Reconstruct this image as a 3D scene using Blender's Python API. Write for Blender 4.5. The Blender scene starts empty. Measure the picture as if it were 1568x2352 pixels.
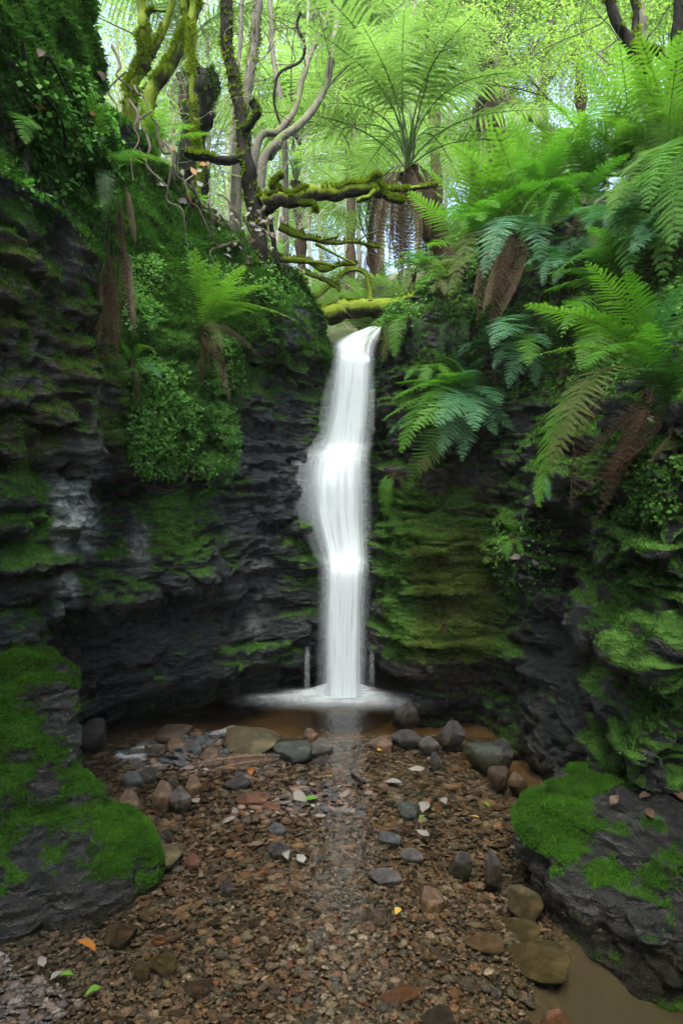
import bpy, math, random
import numpy as np
from mathutils import Vector, Matrix
from mathutils.bvhtree import BVHTree

# ------------------------------------------------------------------ camera, sky, sun, exposure
scene = bpy.context.scene
COL = scene.collection
CAM_Z = 1.4
cam_d = bpy.data.cameras.new('camera'); cam = bpy.data.objects.new('camera', cam_d); COL.objects.link(cam)
cam.location = (0, 0, CAM_Z); cam.rotation_euler = (math.radians(90), 0, 0)
cam_d.sensor_fit = 'VERTICAL'; cam_d.sensor_height = 36; cam_d.lens = 24.0
cam_d.clip_start = 0.05; cam_d.clip_end = 400
scene.camera = cam

SUN_EL, SUN_AZ = math.radians(66), math.radians(188)       # soft overcast sun, high, from down the valley
world = bpy.data.worlds.new('World'); scene.world = world; world.use_nodes = True
wn = world.node_tree; wn.nodes.clear()
sky = wn.nodes.new('ShaderNodeTexSky'); sky.sky_type = 'NISHITA'; sky.sun_disc = False
sky.sun_elevation = SUN_EL; sky.sun_rotation = SUN_AZ
sky.air_density = 1.0; sky.dust_density = 6.0; sky.ozone_density = 1.0
bg = wn.nodes.new('ShaderNodeBackground'); bg.inputs['Strength'].default_value = 0.15
wo = wn.nodes.new('ShaderNodeOutputWorld')
wn.links.new(sky.outputs[0], bg.inputs['Color']); wn.links.new(bg.outputs[0], wo.inputs['Surface'])
sun_d = bpy.data.lights.new('sun', 'SUN'); sun_d.energy = 1.35; sun_d.angle = math.radians(35); sun_d.color = (1.0, 0.98, 0.94)
sun = bpy.data.objects.new('sun', sun_d); COL.objects.link(sun)
sv = Vector((math.sin(SUN_AZ)*math.cos(SUN_EL), math.cos(SUN_AZ)*math.cos(SUN_EL), math.sin(SUN_EL)))
sun.rotation_euler = (-sv).to_track_quat('-Z', 'Y').to_euler()
vs = scene.view_settings
vs.view_transform = 'Standard'; vs.look = 'None'; vs.exposure = 2.3; vs.gamma = 1.0; vs.use_curve_mapping = False
cy = scene.cycles
cy.max_bounces = 7; cy.diffuse_bounces = 5; cy.glossy_bounces = 3; cy.transmission_bounces = 4
cy.transparent_max_bounces = 24; cy.volume_bounces = 1; cy.use_denoising = True; cy.use_adaptive_sampling = True; cy.adaptive_threshold = .03
cy.caustics_reflective = False; cy.caustics_refractive = False
cy.sample_clamp_indirect = 4.0

# ------------------------------------------------------------------ helpers
rng = np.random.default_rng(7); R = random.Random(11)
F_D = 1568.0
def P(dx, dy, Y):
    return Vector(((dx-784)/F_D*Y, Y, CAM_Z+(1176-dy)/F_D*Y))
def Pw(dx, dy, z=0.0):
    Y = (z-CAM_Z)*F_D/(1176-dy)
    return Vector(((dx-784)/F_D*Y, Y, z))
def proj(V):
    V = np.asarray(V); y = np.maximum(V[..., 1], .05)
    return 784+V[..., 0]/y*F_D, 1176-(V[..., 2]-CAM_Z)/y*F_D

def _h(x, y, z, seed):
    h = (x*374761393 + y*668265263 + z*1440662683 + seed*974634777) & 0xFFFFFFFF
    h = ((h ^ (h >> 13))*1274126177) & 0xFFFFFFFF
    return ((h ^ (h >> 16)) & 0xFFFF)/65535.0
def noise(p, seed=0):
    p = np.asarray(p, dtype=np.float64); i = np.floor(p).astype(np.int64); f = p-i
    u = f*f*f*(f*(f*6-15)+10); x, y, z = i[..., 0], i[..., 1], i[..., 2]
    ux, uy, uz = u[..., 0], u[..., 1], u[..., 2]
    def L(a, b, t): return a+(b-a)*t
    c = [[[_h(x+a, y+b, z+d, seed) for d in (0, 1)] for b in (0, 1)] for a in (0, 1)]
    return L(L(L(c[0][0][0], c[1][0][0], ux), L(c[0][1][0], c[1][1][0], ux), uy),
             L(L(c[0][0][1], c[1][0][1], ux), L(c[0][1][1], c[1][1][1], ux), uy), uz)
def fbm(p, seed=0, oct=4, gain=.5):
    p = np.asarray(p, dtype=np.float64); s = 0; a = 1; t = 0
    for k in range(oct):
        s = s+a*noise(p*(2.03**k)+k*17.3, seed+k); t += a; a *= gain
    return s/t
def sstep(a, b, x):
    t = np.clip((x-a)/(b-a), 0, 1); return t*t*(3-2*t)

def mk(name, V, F, mat=None, parent=None, smooth=True, attrs=None, link=True):
    V = np.asarray(V, dtype=np.float32).reshape(-1, 3)
    fl = F if isinstance(F, list) else [F]
    fl = [np.asarray(f, dtype=np.int32) for f in fl if len(f)]
    me = bpy.data.meshes.new(name)
    me.vertices.add(len(V)); me.vertices.foreach_set('co', V.ravel())
    loops = np.concatenate([f.ravel() for f in fl]); tot = np.concatenate([np.full(len(f), f.shape[1], np.int32) for f in fl])
    st = np.concatenate([[0], np.cumsum(tot)[:-1]]).astype(np.int32)
    me.loops.add(len(loops)); me.loops.foreach_set('vertex_index', loops)
    me.polygons.add(len(tot)); me.polygons.foreach_set('loop_start', st); me.polygons.foreach_set('loop_total', tot)
    if smooth: me.polygons.foreach_set('use_smooth', np.ones(len(tot), dtype=bool))
    if attrs:
        for k, a in attrs.items():
            a = np.asarray(a, dtype=np.float32)
            if a.ndim == 1:
                at = me.attributes.new(k, 'FLOAT', 'POINT'); at.data.foreach_set('value', a)
            else:
                at = me.attributes.new(k, 'FLOAT_COLOR', 'POINT')
                c4 = np.ones((len(V), 4), np.float32); c4[:, :3] = a; at.data.foreach_set('color', c4.ravel())
    me.update(calc_edges=True)
    if mat is not None: me.materials.append(mat)
    if not link: return me
    return ob(name, me, parent)
def ob(name, me, parent=None):
    o = bpy.data.objects.new(name, me); COL.objects.link(o)
    if parent is not None: o.parent = parent
    return o
def tag(o, label, cat, group=None, kind=None):
    o['label'] = label; o['category'] = cat
    if group: o['group'] = group
    if kind: o['kind'] = kind
    return o
def thing(name, label, cat, loc=(0, 0, 0), group=None, kind=None):
    o = bpy.data.objects.new(name, None); COL.objects.link(o); o.location = loc
    o.empty_display_size = .1
    return tag(o, label, cat, group, kind)

def grid_faces(nu, nv, wrap=False):
    i, j = np.meshgrid(np.arange(nu-1), np.arange(nv-1 if not wrap else nv), indexing='ij')
    j2 = (j+1) % nv
    return np.stack([i*nv+j, (i+1)*nv+j, (i+1)*nv+j2, i*nv+j2], -1).reshape(-1, 4)
def catmull(C, ts):
    """C: (n, ...) control; ts floats in [0, n-1]"""
    n = len(C); i = np.clip(np.floor(ts).astype(int), 0, n-2); f = (ts-i).reshape((-1,)+(1,)*(C.ndim-1))
    p0 = C[np.clip(i-1, 0, n-1)]; p1 = C[i]; p2 = C[i+1]; p3 = C[np.clip(i+2, 0, n-1)]
    return .5*(2*p1+(p2-p0)*f+(2*p0-5*p1+4*p2-p3)*f**2+(3*p1-p0-3*p2+p3)*f**3)
def grid_normals(G):
    du = np.gradient(G, axis=0); dv = np.gradient(G, axis=1)
    n = np.cross(du, dv); return n/np.maximum(np.linalg.norm(n, axis=-1, keepdims=True), 1e-9)
def tube(pts, radii, seg=6, cap=True):
    pts = np.asarray(pts, float); n = len(pts); radii = np.broadcast_to(np.asarray(radii, float), (n,))
    T = np.gradient(pts, axis=0); T /= np.maximum(np.linalg.norm(T, axis=1, keepdims=True), 1e-9)
    up = np.array([0, 0, 1.]) if abs(T[0, 2]) < .9 else np.array([1., 0, 0])
    N = []; cur = np.cross(T[0], up); cur /= np.linalg.norm(cur)
    for k in range(n):
        cur = cur-T[k]*np.dot(cur, T[k]); cur /= max(np.linalg.norm(cur), 1e-9); N.append(cur.copy())
    N = np.array(N); B = np.cross(T, N); a = np.linspace(0, 2*np.pi, seg, endpoint=False)
    V = pts[:, None]+radii[:, None, None]*(np.cos(a)[None, :, None]*N[:, None]+np.sin(a)[None, :, None]*B[:, None])
    V = V.reshape(-1, 3); F = [grid_faces(n, seg, True)]
    if cap:
        V = np.vstack([V, pts[-1:]]); e = len(V)-1; b = (n-1)*seg
        F.append(np.array([[b+k, b+(k+1) % seg, e] for k in range(seg)]))
    return V, F
def smooth_path(pts, n):
    return catmull(np.asarray(pts, float), np.linspace(0, len(pts)-1, n))
class Join:
    def __init__(s): s.V = []; s.F = {3: [], 4: []}; s.A = []; s.n = 0
    def add(s, V, F, a=None):
        V = np.asarray(V, float)
        for f in (F if isinstance(F, list) else [F]):
            if len(f): s.F[f.shape[1]].append(np.asarray(f)+s.n)
        s.V.append(V); s.n += len(V)
        if a is not None: s.A.append(np.broadcast_to(a, (len(V),)+np.shape(a)[-1:]) if np.ndim(a) == 1 and len(a) == 3 else np.full(len(V), a) if np.ndim(a) == 0 else np.asarray(a))
    def build(s, name, mat, parent=None, smooth=True, link=True, aname='col'):
        F = [np.concatenate(s.F[k]) for k in (3, 4) if s.F[k]]
        return mk(name, np.concatenate(s.V), F, mat, parent, smooth, {aname: np.concatenate(s.A)} if s.A else None, link)

# ------------------------------------------------------------------ materials
def new_mat(name):
    m = bpy.data.materials.new(name); m.use_nodes = True; nt = m.node_tree; nt.nodes.clear(); return m, nt
def node(nt, t, **kw):
    n = nt.nodes.new(t)
    for k, v in kw.items():
        if k in n.inputs: n.inputs[k].default_value = v
        else: setattr(n, k, v)
    return n
def lk(nt, a, b): nt.links.new(a, b)
def noise_n(nt, vec, scale, detail=4, rough=.55, dist=0.0):
    n = node(nt, 'ShaderNodeTexNoise'); n.inputs['Scale'].default_value = scale; n.inputs['Detail'].default_value = detail
    n.inputs['Roughness'].default_value = rough; n.inputs['Distortion'].default_value = dist
    if vec is not None: lk(nt, vec, n.inputs['Vector'])
    return n.outputs['Fac']
def ramp(nt, fac, stops):
    r = node(nt, 'ShaderNodeValToRGB'); e = r.color_ramp.elements
    while len(e) < len(stops): e.new(.5)
    for k, (p, c) in enumerate(stops): e[k].position = p; e[k].color = (*c, 1) if len(c) == 3 else c
    lk(nt, fac, r.inputs['Fac']); return r.outputs['Color']
def mixc(nt, f, a, b, mode='MIX'):
    m = node(nt, 'ShaderNodeMix', data_type='RGBA', blend_type=mode)
    for sock, v in ((m.inputs[0], f), (m.inputs[6], a), (m.inputs[7], b)):
        if hasattr(v, 'node'): lk(nt, v, sock)
        else: sock.default_value = v if isinstance(v, (int, float)) else (*v, 1)
    return m.outputs[2]
def math_n(nt, op, a, b=None, clamp=False):
    m = node(nt, 'ShaderNodeMath', operation=op, use_clamp=clamp)
    for k, v in enumerate((a, b)):
        if v is None: continue
        if hasattr(v, 'node'): lk(nt, v, m.inputs[k])
        else: m.inputs[k].default_value = v
    return m.outputs[0]
def attr(nt, name):
    return node(nt, 'ShaderNodeAttribute', attribute_name=name)
def geo_pos(nt): return node(nt, 'ShaderNodeNewGeometry').outputs['Position']
def bump(nt, h, strength, dist):
    b = node(nt, 'ShaderNodeBump'); b.inputs['Strength'].default_value = strength; b.inputs['Distance'].default_value = dist
    lk(nt, h, b.inputs['Height']); return b.outputs['Normal']

def mixv(nt, v, p, n):
    a = node(nt, 'ShaderNodeVectorMath', operation='ADD'); lk(nt, v, a.inputs[0]); c = node(nt, 'ShaderNodeCombineXYZ')
    for k in range(3): lk(nt, math_n(nt, 'MULTIPLY', n, .07), c.inputs[k])
    lk(nt, c.outputs[0], a.inputs[1]); return a.outputs[0]
def rock_mat(name, dark, mid, moss_a, moss_b, rough=.45, olive=(.055, .06, .014)):
    """layered wet sandstone; attributes: moss, tint (pale lichen / brown), olive"""
    m, nt = new_mat(name); p = geo_pos(nt)
    mp = node(nt, 'ShaderNodeMapping'); mp.inputs['Scale'].default_value = (1, 1, 5); lk(nt, p, mp.inputs['Vector'])
    n1 = noise_n(nt, mp.outputs[0], 3, 6, .65, .3); n2 = noise_n(nt, p, 34, 5, .65); n3 = noise_n(nt, p, 160, 3, .6)
    rock = mixc(nt, ramp(nt, n1, [(.3, (0, 0, 0)), (.7, (1, 1, 1))]), dark, mid)
    a_p = attr(nt, 'pale').outputs['Fac']; a_b = attr(nt, 'brown').outputs['Fac']; a_o = attr(nt, 'olive').outputs['Fac']
    rock = mixc(nt, math_n(nt, 'MULTIPLY', a_b, math_n(nt, 'ADD', n2, .3)), rock, (.06, .045, .028))
    rock = mixc(nt, math_n(nt, 'MULTIPLY', a_p, ramp(nt, n2, [(.3, (0, 0, 0)), (.6, (1, 1, 1))])), rock, (.30, .34, .30))
    spk = ramp(nt, n3, [(.66, (0, 0, 0)), (.78, (1, 1, 1))])
    rock = mixc(nt, math_n(nt, 'MULTIPLY', spk, .35), rock, (.14, .16, .15))
    n5 = noise_n(nt, p, 6.5, 4, .65); moss = mixc(nt, math_n(nt, 'MULTIPLY', math_n(nt, 'ADD', n2, math_n(nt, 'SUBTRACT', math_n(nt, 'MULTIPLY', n5, 3.0), 1.3)), .8, True), moss_a, moss_b)
    moss = mixc(nt, a_o, moss, mixc(nt, n2, (olive[0]*.5, olive[1]*.5, olive[2]*.5), olive))
    am = attr(nt, 'moss').outputs['Fac']
    mm = math_n(nt, 'ADD', am, math_n(nt, 'MULTIPLY', math_n(nt, 'SUBTRACT', n2, .5), .9))
    mm = ramp(nt, mm, [(.40, (0, 0, 0)), (.58, (1, 1, 1))])
    b = node(nt, 'ShaderNodeBsdfPrincipled')
    lk(nt, mixc(nt, mm, rock, moss), b.inputs['Base Color'])
    r0 = mixc(nt, n2, (rough-.14,)*3, (rough+.2,)*3)
    lk(nt, mixc(nt, mm, r0, (.85, .85, .85)), b.inputs['Roughness'])
    lk(nt, mixc(nt, mm, (.42, .42, .42), (.06, .06, .06)), b.inputs['Specular IOR Level'])
    mv = node(nt, 'ShaderNodeMapping'); mv.inputs['Scale'].default_value = (1, 1, 2.6); lk(nt, p, mv.inputs['Vector'])
    vo = node(nt, 'ShaderNodeTexVoronoi'); vo.inputs['Scale'].default_value = 13; lk(nt, mixv(nt, mv.outputs[0], p, n2), vo.inputs['Vector'])
    h = math_n(nt, 'ADD', math_n(nt, 'MULTIPLY', n1, .9), math_n(nt, 'ADD', n2, math_n(nt, 'MULTIPLY', n3, .5)))
    h = math_n(nt, 'ADD', h, math_n(nt, 'MULTIPLY', vo.outputs['Distance'], 1.1))
    lk(nt, bump(nt, h, 1.0, .03), b.inputs['Normal'])
    o = node(nt, 'ShaderNodeOutputMaterial'); lk(nt, b.outputs[0], o.inputs['Surface']); return m
def leaf_mat(name, ca, cb, trans=.4, rough=.45, spec=.5, tcol=None, aname='var'):
    m, nt = new_mat(name); oi = node(nt, 'ShaderNodeObjectInfo')
    v = attr(nt, aname).outputs['Fac']
    f = math_n(nt, 'ADD', math_n(nt, 'MULTIPLY', v, .65), math_n(nt, 'MULTIPLY', oi.outputs['Random'], .35))
    c = mixc(nt, f, ca, cb)
    b = node(nt, 'ShaderNodeBsdfPrincipled'); lk(nt, c, b.inputs['Base Color']); b.inputs['Roughness'].default_value = rough
    b.inputs['Specular IOR Level'].default_value = spec*.5
    t = node(nt, 'ShaderNodeBsdfTranslucent')
    lk(nt, mixc(nt, 1.0, c, tcol or (1.0, 1.25, .6), 'MULTIPLY'), t.inputs['Color'])
    mx = node(nt, 'ShaderNodeMixShader'); mx.inputs[0].default_value = trans
    lk(nt, b.outputs[0], mx.inputs[1]); lk(nt, t.outputs[0], mx.inputs[2])
    o = node(nt, 'ShaderNodeOutputMaterial'); lk(nt, mx.outputs[0], o.inputs['Surface']); return m
def bark_mat(name, ca, cb, moss=(.09, .15, .015), amount=.5, scale=18):
    m, nt = new_mat(name); p = geo_pos(nt)
    mp = node(nt, 'ShaderNodeMapping'); mp.inputs['Scale'].default_value = (1, 1, .35); lk(nt, p, mp.inputs['Vector'])
    n1 = noise_n(nt, mp.outputs[0], scale, 5, .65); n2 = noise_n(nt, p, 5, 4, .6)
    c = mixc(nt, n1, ca, cb)
    g = node(nt, 'ShaderNodeNewGeometry'); sx = node(nt, 'ShaderNodeSeparateXYZ'); lk(nt, g.outputs['Normal'], sx.inputs[0])
    mf = math_n(nt, 'ADD', math_n(nt, 'MULTIPLY', sx.outputs[2], .35), math_n(nt, 'ADD', n2, amount-.62))
    mf = ramp(nt, math_n(nt, 'ADD', mf, math_n(nt, 'MULTIPLY', n1, .25)), [(.5, (0, 0, 0)), (.68, (1, 1, 1))])
    c = mixc(nt, mf, c, mixc(nt, n1, tuple(x*.5 for x in moss), moss))
    b = node(nt, 'ShaderNodeBsdfPrincipled'); lk(nt, c, b.inputs['Base Color']); b.inputs['Roughness'].default_value = .8; b.inputs['Specular IOR Level'].default_value = .1
    lk(nt, bump(nt, n1, .8, .02), b.inputs['Normal'])
    o = node(nt, 'ShaderNodeOutputMaterial'); lk(nt, b.outputs[0], o.inputs['Surface']); return m
def stone_mat(name, aname=None, ca=(.1, .08, .06), cb=(.2, .16, .12), rough=.3, wet=.35):
    m, nt = new_mat(name)
    tc = node(nt, 'ShaderNodeTexCoord').outputs['Object'] if aname is None else geo_pos(nt)
    n1 = noise_n(nt, tc, 2.2 if aname is None else 40, 5, .65); n2 = noise_n(nt, tc, 14 if aname is None else 220, 4, .7)
    if aname: c = mixc(nt, n1, mixc(nt, 1.0, attr(nt, aname).outputs['Color'], (.6, .6, .6), 'MULTIPLY'), mixc(nt, 1.0, attr(nt, aname).outputs['Color'], (1.35, 1.35, 1.35), 'MULTIPLY'))
    else:
        oi = node(nt, 'ShaderNodeObjectInfo')
        c = mixc(nt, math_n(nt, 'ADD', math_n(nt, 'MULTIPLY', n1, .8), math_n(nt, 'MULTIPLY', oi.outputs['Random'], .3)), ca, cb)
    c = mixc(nt, ramp(nt, n2, [(.42, (0, 0, 0)), (.62, (.75, .75, .75))]), c, tuple(x*.4 for x in ca) if not aname else (.03, .026, .02))
    if not aname:
        n3 = noise_n(nt, tc, 1.1, 3, .6); c = mixc(nt, ramp(nt, n3, [(.5, (0, 0, 0)), (.7, (.6, .6, .6))]), c, tuple(x*1.6+.02 for x in cb))
    b = node(nt, 'ShaderNodeBsdfPrincipled'); lk(nt, c, b.inputs['Base Color']); b.inputs['Roughness'].default_value = rough
    b.inputs['Specular IOR Level'].default_value = wet
    lk(nt, bump(nt, n2, .7, .02), b.inputs['Normal'])
    o = node(nt, 'ShaderNodeOutputMaterial'); lk(nt, b.outputs[0], o.inputs['Surface']); return m

M = {}
M['rock'] = rock_mat('wet_rock', (.006, .009, .011), (.027, .034, .036), (.014, .042, .010), (.055, .15, .022), .32)
M['rock_right'] = rock_mat('dark_wet_rock', (.005, .0065, .0075), (.019, .023, .024), (.014, .042, .009), (.055, .15, .021), .32, (.085, .092, .020))
M['boulder'] = rock_mat('mossy_boulder', (.005, .006, .006), (.014, .016, .016), (.007, .022, .003), (.028, .085, .008), .3)
# ------------------------------------------------------------------ gorge walls (layered sandstone)
def strata(p, soil, amp=1.0):
    x, y, z = p[..., 0], p[..., 1], p[..., 2]
    zz = z+.10*(fbm(p*np.array([.9, .9, .5]), 3, 3)-.5)+.04*x-.05*y
    q = lambda a, f: np.stack([x*a, y*a, zz*f], -1)
    l1 = noise(q(.7, 4.2), 21); l2 = noise(q(1.6, 11), 22); l3 = noise(q(3.5, 27), 23); l4 = noise(q(9, 60), 24)
    s1 = sstep(.34, .66, l1)-.5; s2 = sstep(.34, .64, l2)-.5; s3 = sstep(.3, .7, l3)-.5; jo = sstep(.42, .58, noise(q(2.3, 1.7), 25))-.5; ri = 1-np.abs(2*fbm(p*np.array([3.2, 3.2, 5.5]), 26, 3)-1)
    big = fbm(p*1.3, 31, 4)-.5; med = fbm(p*np.array([5., 5., 7.]), 41, 4)-.5; fine = fbm(p*26, 51, 3)-.5
    rockd = amp*(.080*s1+.055*s2+.030*s3+.016*(l4-.5)+.05*jo)-.06*(sstep(.80, 1.0, ri))+.16*big+.075*med+.024*fine
    soild = .20*big+.15*med+.045*fine+.03*(fbm(p*np.array([14, 14, 6.]), 61, 2)-.5)
    return rockd*(1-soil)+soild*soil
def cliff(name, cols, segs, nv, mat, maskf, nrow=40, amp=1.0):
    C = np.zeros((len(cols), nrow+3, 3)); S = np.zeros((len(cols), 2))
    for k, (p, n, prof, top, zs) in enumerate(cols):
        z = np.linspace(-.35, top, nrow); n = np.array(n)/np.hypot(*n)
        off = np.interp(z, [a for a, b in prof], [b for a, b in prof])
        C[k, :nrow, 0] = p[0]+n[0]*off; C[k, :nrow, 1] = p[1]+n[1]*off; C[k, :nrow, 2] = z
        for j, (back, up) in enumerate(((.22, .06), (.6, .08), (1.2, -.15))):
            C[k, nrow+j] = C[k, nrow-1]+np.array([-n[0]*back, -n[1]*back, up])
        S[k] = zs
    ts = np.concatenate([k+np.arange(s)/s for k, s in enumerate(segs)]+[[len(cols)-1]])
    tv = np.concatenate([np.linspace(0, nrow-1, nv), np.linspace(nrow-1, nrow+2, 40)[1:]])
    G = catmull(C, ts); G = catmull(np.swapaxes(G, 0, 1), tv); G = np.swapaxes(G, 0, 1)
    SS = catmull(S, ts)
    N = grid_normals(G)
    # orient into the gorge: normals point towards the gorge axis
    if np.sum(N[..., 0]*(-G[..., 0])) < 0: N = -N; flip = True
    else: flip = False
    soil = sstep(SS[:, None, 0], SS[:, None, 1], G[..., 2]+.25*(fbm(G*1.8, 71, 3)-.5))
    G = G+N*strata(G, soil, amp)[..., None]
    Gd = G+.012*(np.stack([fbm(G*20, s, 2) for s in (5, 6, 7)], -1)-.5)
    N = grid_normals(Gd); N = -N if flip else N
    A = maskf(Gd, N, soil)
    F = grid_faces(G.shape[0], G.shape[1])
    if flip: F = F[:, ::-1]
    o = mk(name, Gd, F, mat, attrs={k: v.ravel() for k, v in A.items()})
    return o, Gd.reshape(-1, 3), N.reshape(-1, 3), {k: v.ravel() for k, v in A.items()}, C[:, nrow-1]
def box(dx, dy, x0, x1, y0, y1, s=40):
    return sstep(x0-s, x0+s, dx)*(1-sstep(x1-s, x1+s, dx))*sstep(y0-s, y0+s, dy)*(1-sstep(y1-s, y1+s, dy))

def left_masks(G, N, soil):
    dx, dy = proj(G); nz = N[..., 2]; z = G[..., 2]
    n1 = fbm(G*3.1, 81, 4); n2 = fbm(G*9, 82, 3)
    moss = .40+.55*np.clip(nz, -.6, 1)+1.1*(n1-.5)+.5*(n2-.5)
    moss += .22*soil+.12*sstep(1.6, 2.3, z)-.35*(1-sstep(.15, 1.5, z))-.22*box(dx, dy, 240, 760, 1050, 1620, 60)
    moss += .38*box(dx, dy, 280, 560, 600, 1120)+.55*box(dx, dy, 340, 480, 1150, 1290, 30)+.3*box(dx, dy, 500, 740, 560, 780)
    moss += .45*box(dx, dy, 470, 700, 1470, 1560, 25)+.25*box(dx, dy, 640, 760, 1200, 1420)-.5*box(dx, dy, 540, 700, 900, 1350, 50)*(1-box(dx, dy, 640, 760, 1200, 1420))
    pale = 1.3*box(dx, dy, 125, 225, 1105, 1270, 22)+.9*box(dx, dy, 128, 185, 1320, 1390, 16)+.5*box(dx, dy, 130, 155, 1390, 1480, 8)+.55*box(dx, dy, 180, 250, 1050, 1110, 20)
    pale += .5*box(dx, dy, 300, 345, 1200, 1320, 20)+.8*box(dx, dy, 650, 735, 690, 780, 30)+.45*box(dx, dy, 585, 625, 1290, 1400, 14)+.4*box(dx, dy, 570, 600, 1400, 1470, 12)
    pale = np.clip(pale, 0, 1)*np.clip(n1*2.2-.35, 0, 1)
    moss = np.clip(moss-.9*pale, 0, 1)
    brown = np.clip(1.2*box(dx, dy, -300, 280, 520, 1060)*np.clip(n1*2-.4, 0, 1)+1.0*soil*np.clip(n2*3-1.1, 0, 1), 0, 1)
    olive = np.clip(.7*box(dx, dy, -300, 280, 520, 1080)+.25*n1, 0, 1)
    return dict(moss=moss, pale=pale, brown=brown, olive=olive)
def right_masks(G, N, soil):
    dx, dy = proj(G); nz = N[..., 2]; z = G[..., 2]
    n1 = fbm(G*2.7, 91, 4); n2 = fbm(G*8, 92, 3)
    moss = .27+.75*np.clip(nz, -.6, 1)+1.2*(n1-.5)+.4*(n2-.5)+.25*soil
    moss += .85*box(dx, dy, 875, 1140, 1120, 1520, 25)-.2*(1-sstep(.2, .8, z))
    moss += .3*box(dx, dy, 1400, 1700, 1050, 1700)-.45*box(dx, dy, 1180, 1340, 1380, 1800)
    pale = np.zeros_like(moss)
    brown = np.clip(.6*soil*np.clip(n2*3-1.2, 0, 1)+.5*box(dx, dy, 870, 1140, 1060, 1600), 0, 1)
    olive = np.clip(.6*box(dx, dy, 940, 1140, 1060, 1560, 60)*np.clip(n1*2.4-.3, 0, 1.3)+.15*n1, 0, 1)
    return dict(moss=np.clip(moss, 0, 1), pale=pale, brown=brown, olive=olive)

flat = [(-.35, 0), (4.5, 0)]
blk = [(-.35, -.2), (.9, -.15), (1.3, 0), (1.6, .0), (1.7, .1), (2.6, .12), (2.72, -.06), (2.95, .1), (4.4, -.1)]
LC = [((-2.4, -8), (1, 0), flat, 3.6, (2.6, 2.9)), ((-1.75, 0), (1, 0), flat, 4.3, (2.6, 2.9)),
 ((-1.35, 2.0), (1, 0), blk, 4.5, (2.62, 2.82)), ((-1.2, 2.75), (1, 0), blk, 4.45, (2.62, 2.82)),
 ((-1.12, 3.15), (.95, -.3), [(-.35, -.5), (.2, -.5), (.6, -.35), (.9, -.25), (1.3, -.1), (1.6, -.08), (1.68, .06), (2.6, .06), (2.72, -.12), (2.95, .05), (4.2, -.15)], 4.3, (2.62, 2.82)),
 ((-1.5, 3.55), (.8, -.6), [(-.35, -.4), (.3, -.4), (.9, -.15), (1.5, -.1), (1.8, 0), (2.5, .05), (2.8, .1), (3.3, .1), (3.9, .05)], 4.2, (1.7, 2.0)),
 ((-1.35, 4.0), (.75, -.65), [(-.35, -.45), (.1, -.45), (.35, -.25), (.7, -.12), (.85, .10), (1.05, .08), (1.4, -.10), (1.5, -.16), (1.6, -.1), (1.7, .15), (2., .2), (2.5, .12), (2.9, .05), (3.3, -.05), (3.75, -.2)], 3.97, (1.62, 1.8)),
 ((-1.02, 4.4), (.7, -.7), [(-.35, -.45), (.1, -.45), (.22, -.15), (.55, -.05), (.66, -.22), (.78, -.1), (.95, .18), (1.15, .16), (1.45, -.02), (1.6, -.08), (1.72, .12), (2.1, .2), (2.6, .12), (3., 0), (3.55, -.25)], 3.72, (1.65, 1.9)),
 ((-.74, 4.8), (.65, -.75), [(-.35, -.4), (.1, -.4), (.22, -.1), (.5, 0), (.6, -.14), (.75, 0), (1.1, .05), (1.5, 0), (1.9, 0), (2.1, -.05), (2.3, .05), (2.7, .14), (3., .05), (3.45, -.2)], 3.5, (2.2, 2.8)),
 ((-.42, 5.15), (.6, -.8), [(-.35, -.35), (.1, -.35), (.2, -.1), (.55, 0), (.62, -.14), (.8, 0), (1.1, .06), (1.25, -.08), (1.35, .05), (1.6, 0), (1.9, -.02), (2.3, -.08), (2.5, .1), (2.8, .17), (3.1, .05), (3.3, -.1)], 3.32, (2.9, 3.2)),
 ((-.14, 5.38), (.4, -.9), [(-.35, -.35), (.1, -.35), (.2, -.1), (.6, 0), (.9, 0), (1., .02), (1.3, .1), (1.7, .05), (1.9, -.05), (2.3, -.1), (2.7, 0), (3., .0)], 3.02, (2.7, 3.0)),
 ((.05, 5.55), (.1, -1), [(-.35, -.3), (.1, -.3), (.2, 0), (.95, .08), (1., 0), (1.8, .05), (1.88, -.1), (2.7, -.1)], 2.68, (3, 4)),
 ((.3, 5.6), (-.2, -1), [(-.35, -.3), (.1, -.3), (.2, 0), (.95, .08), (1., 0), (1.8, .05), (1.88, -.1), (2.7, -.1)], 2.68, (3, 4)),
 ((.6, 5.8), (-.5, -.9), flat, 2.85, (3, 4))]
cliff_l, LV, LN, LA, LRIM = cliff('cliff_left', LC, [10, 16, 40, 50, 50, 50, 56, 56, 50, 44, 30, 20, 10], 470, M['rock'], left_masks, amp=.8)
tag(cliff_l, 'tall layered sandstone wall with moss and hanging soil, left of the waterfall', 'cliff', kind='structure')

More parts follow.
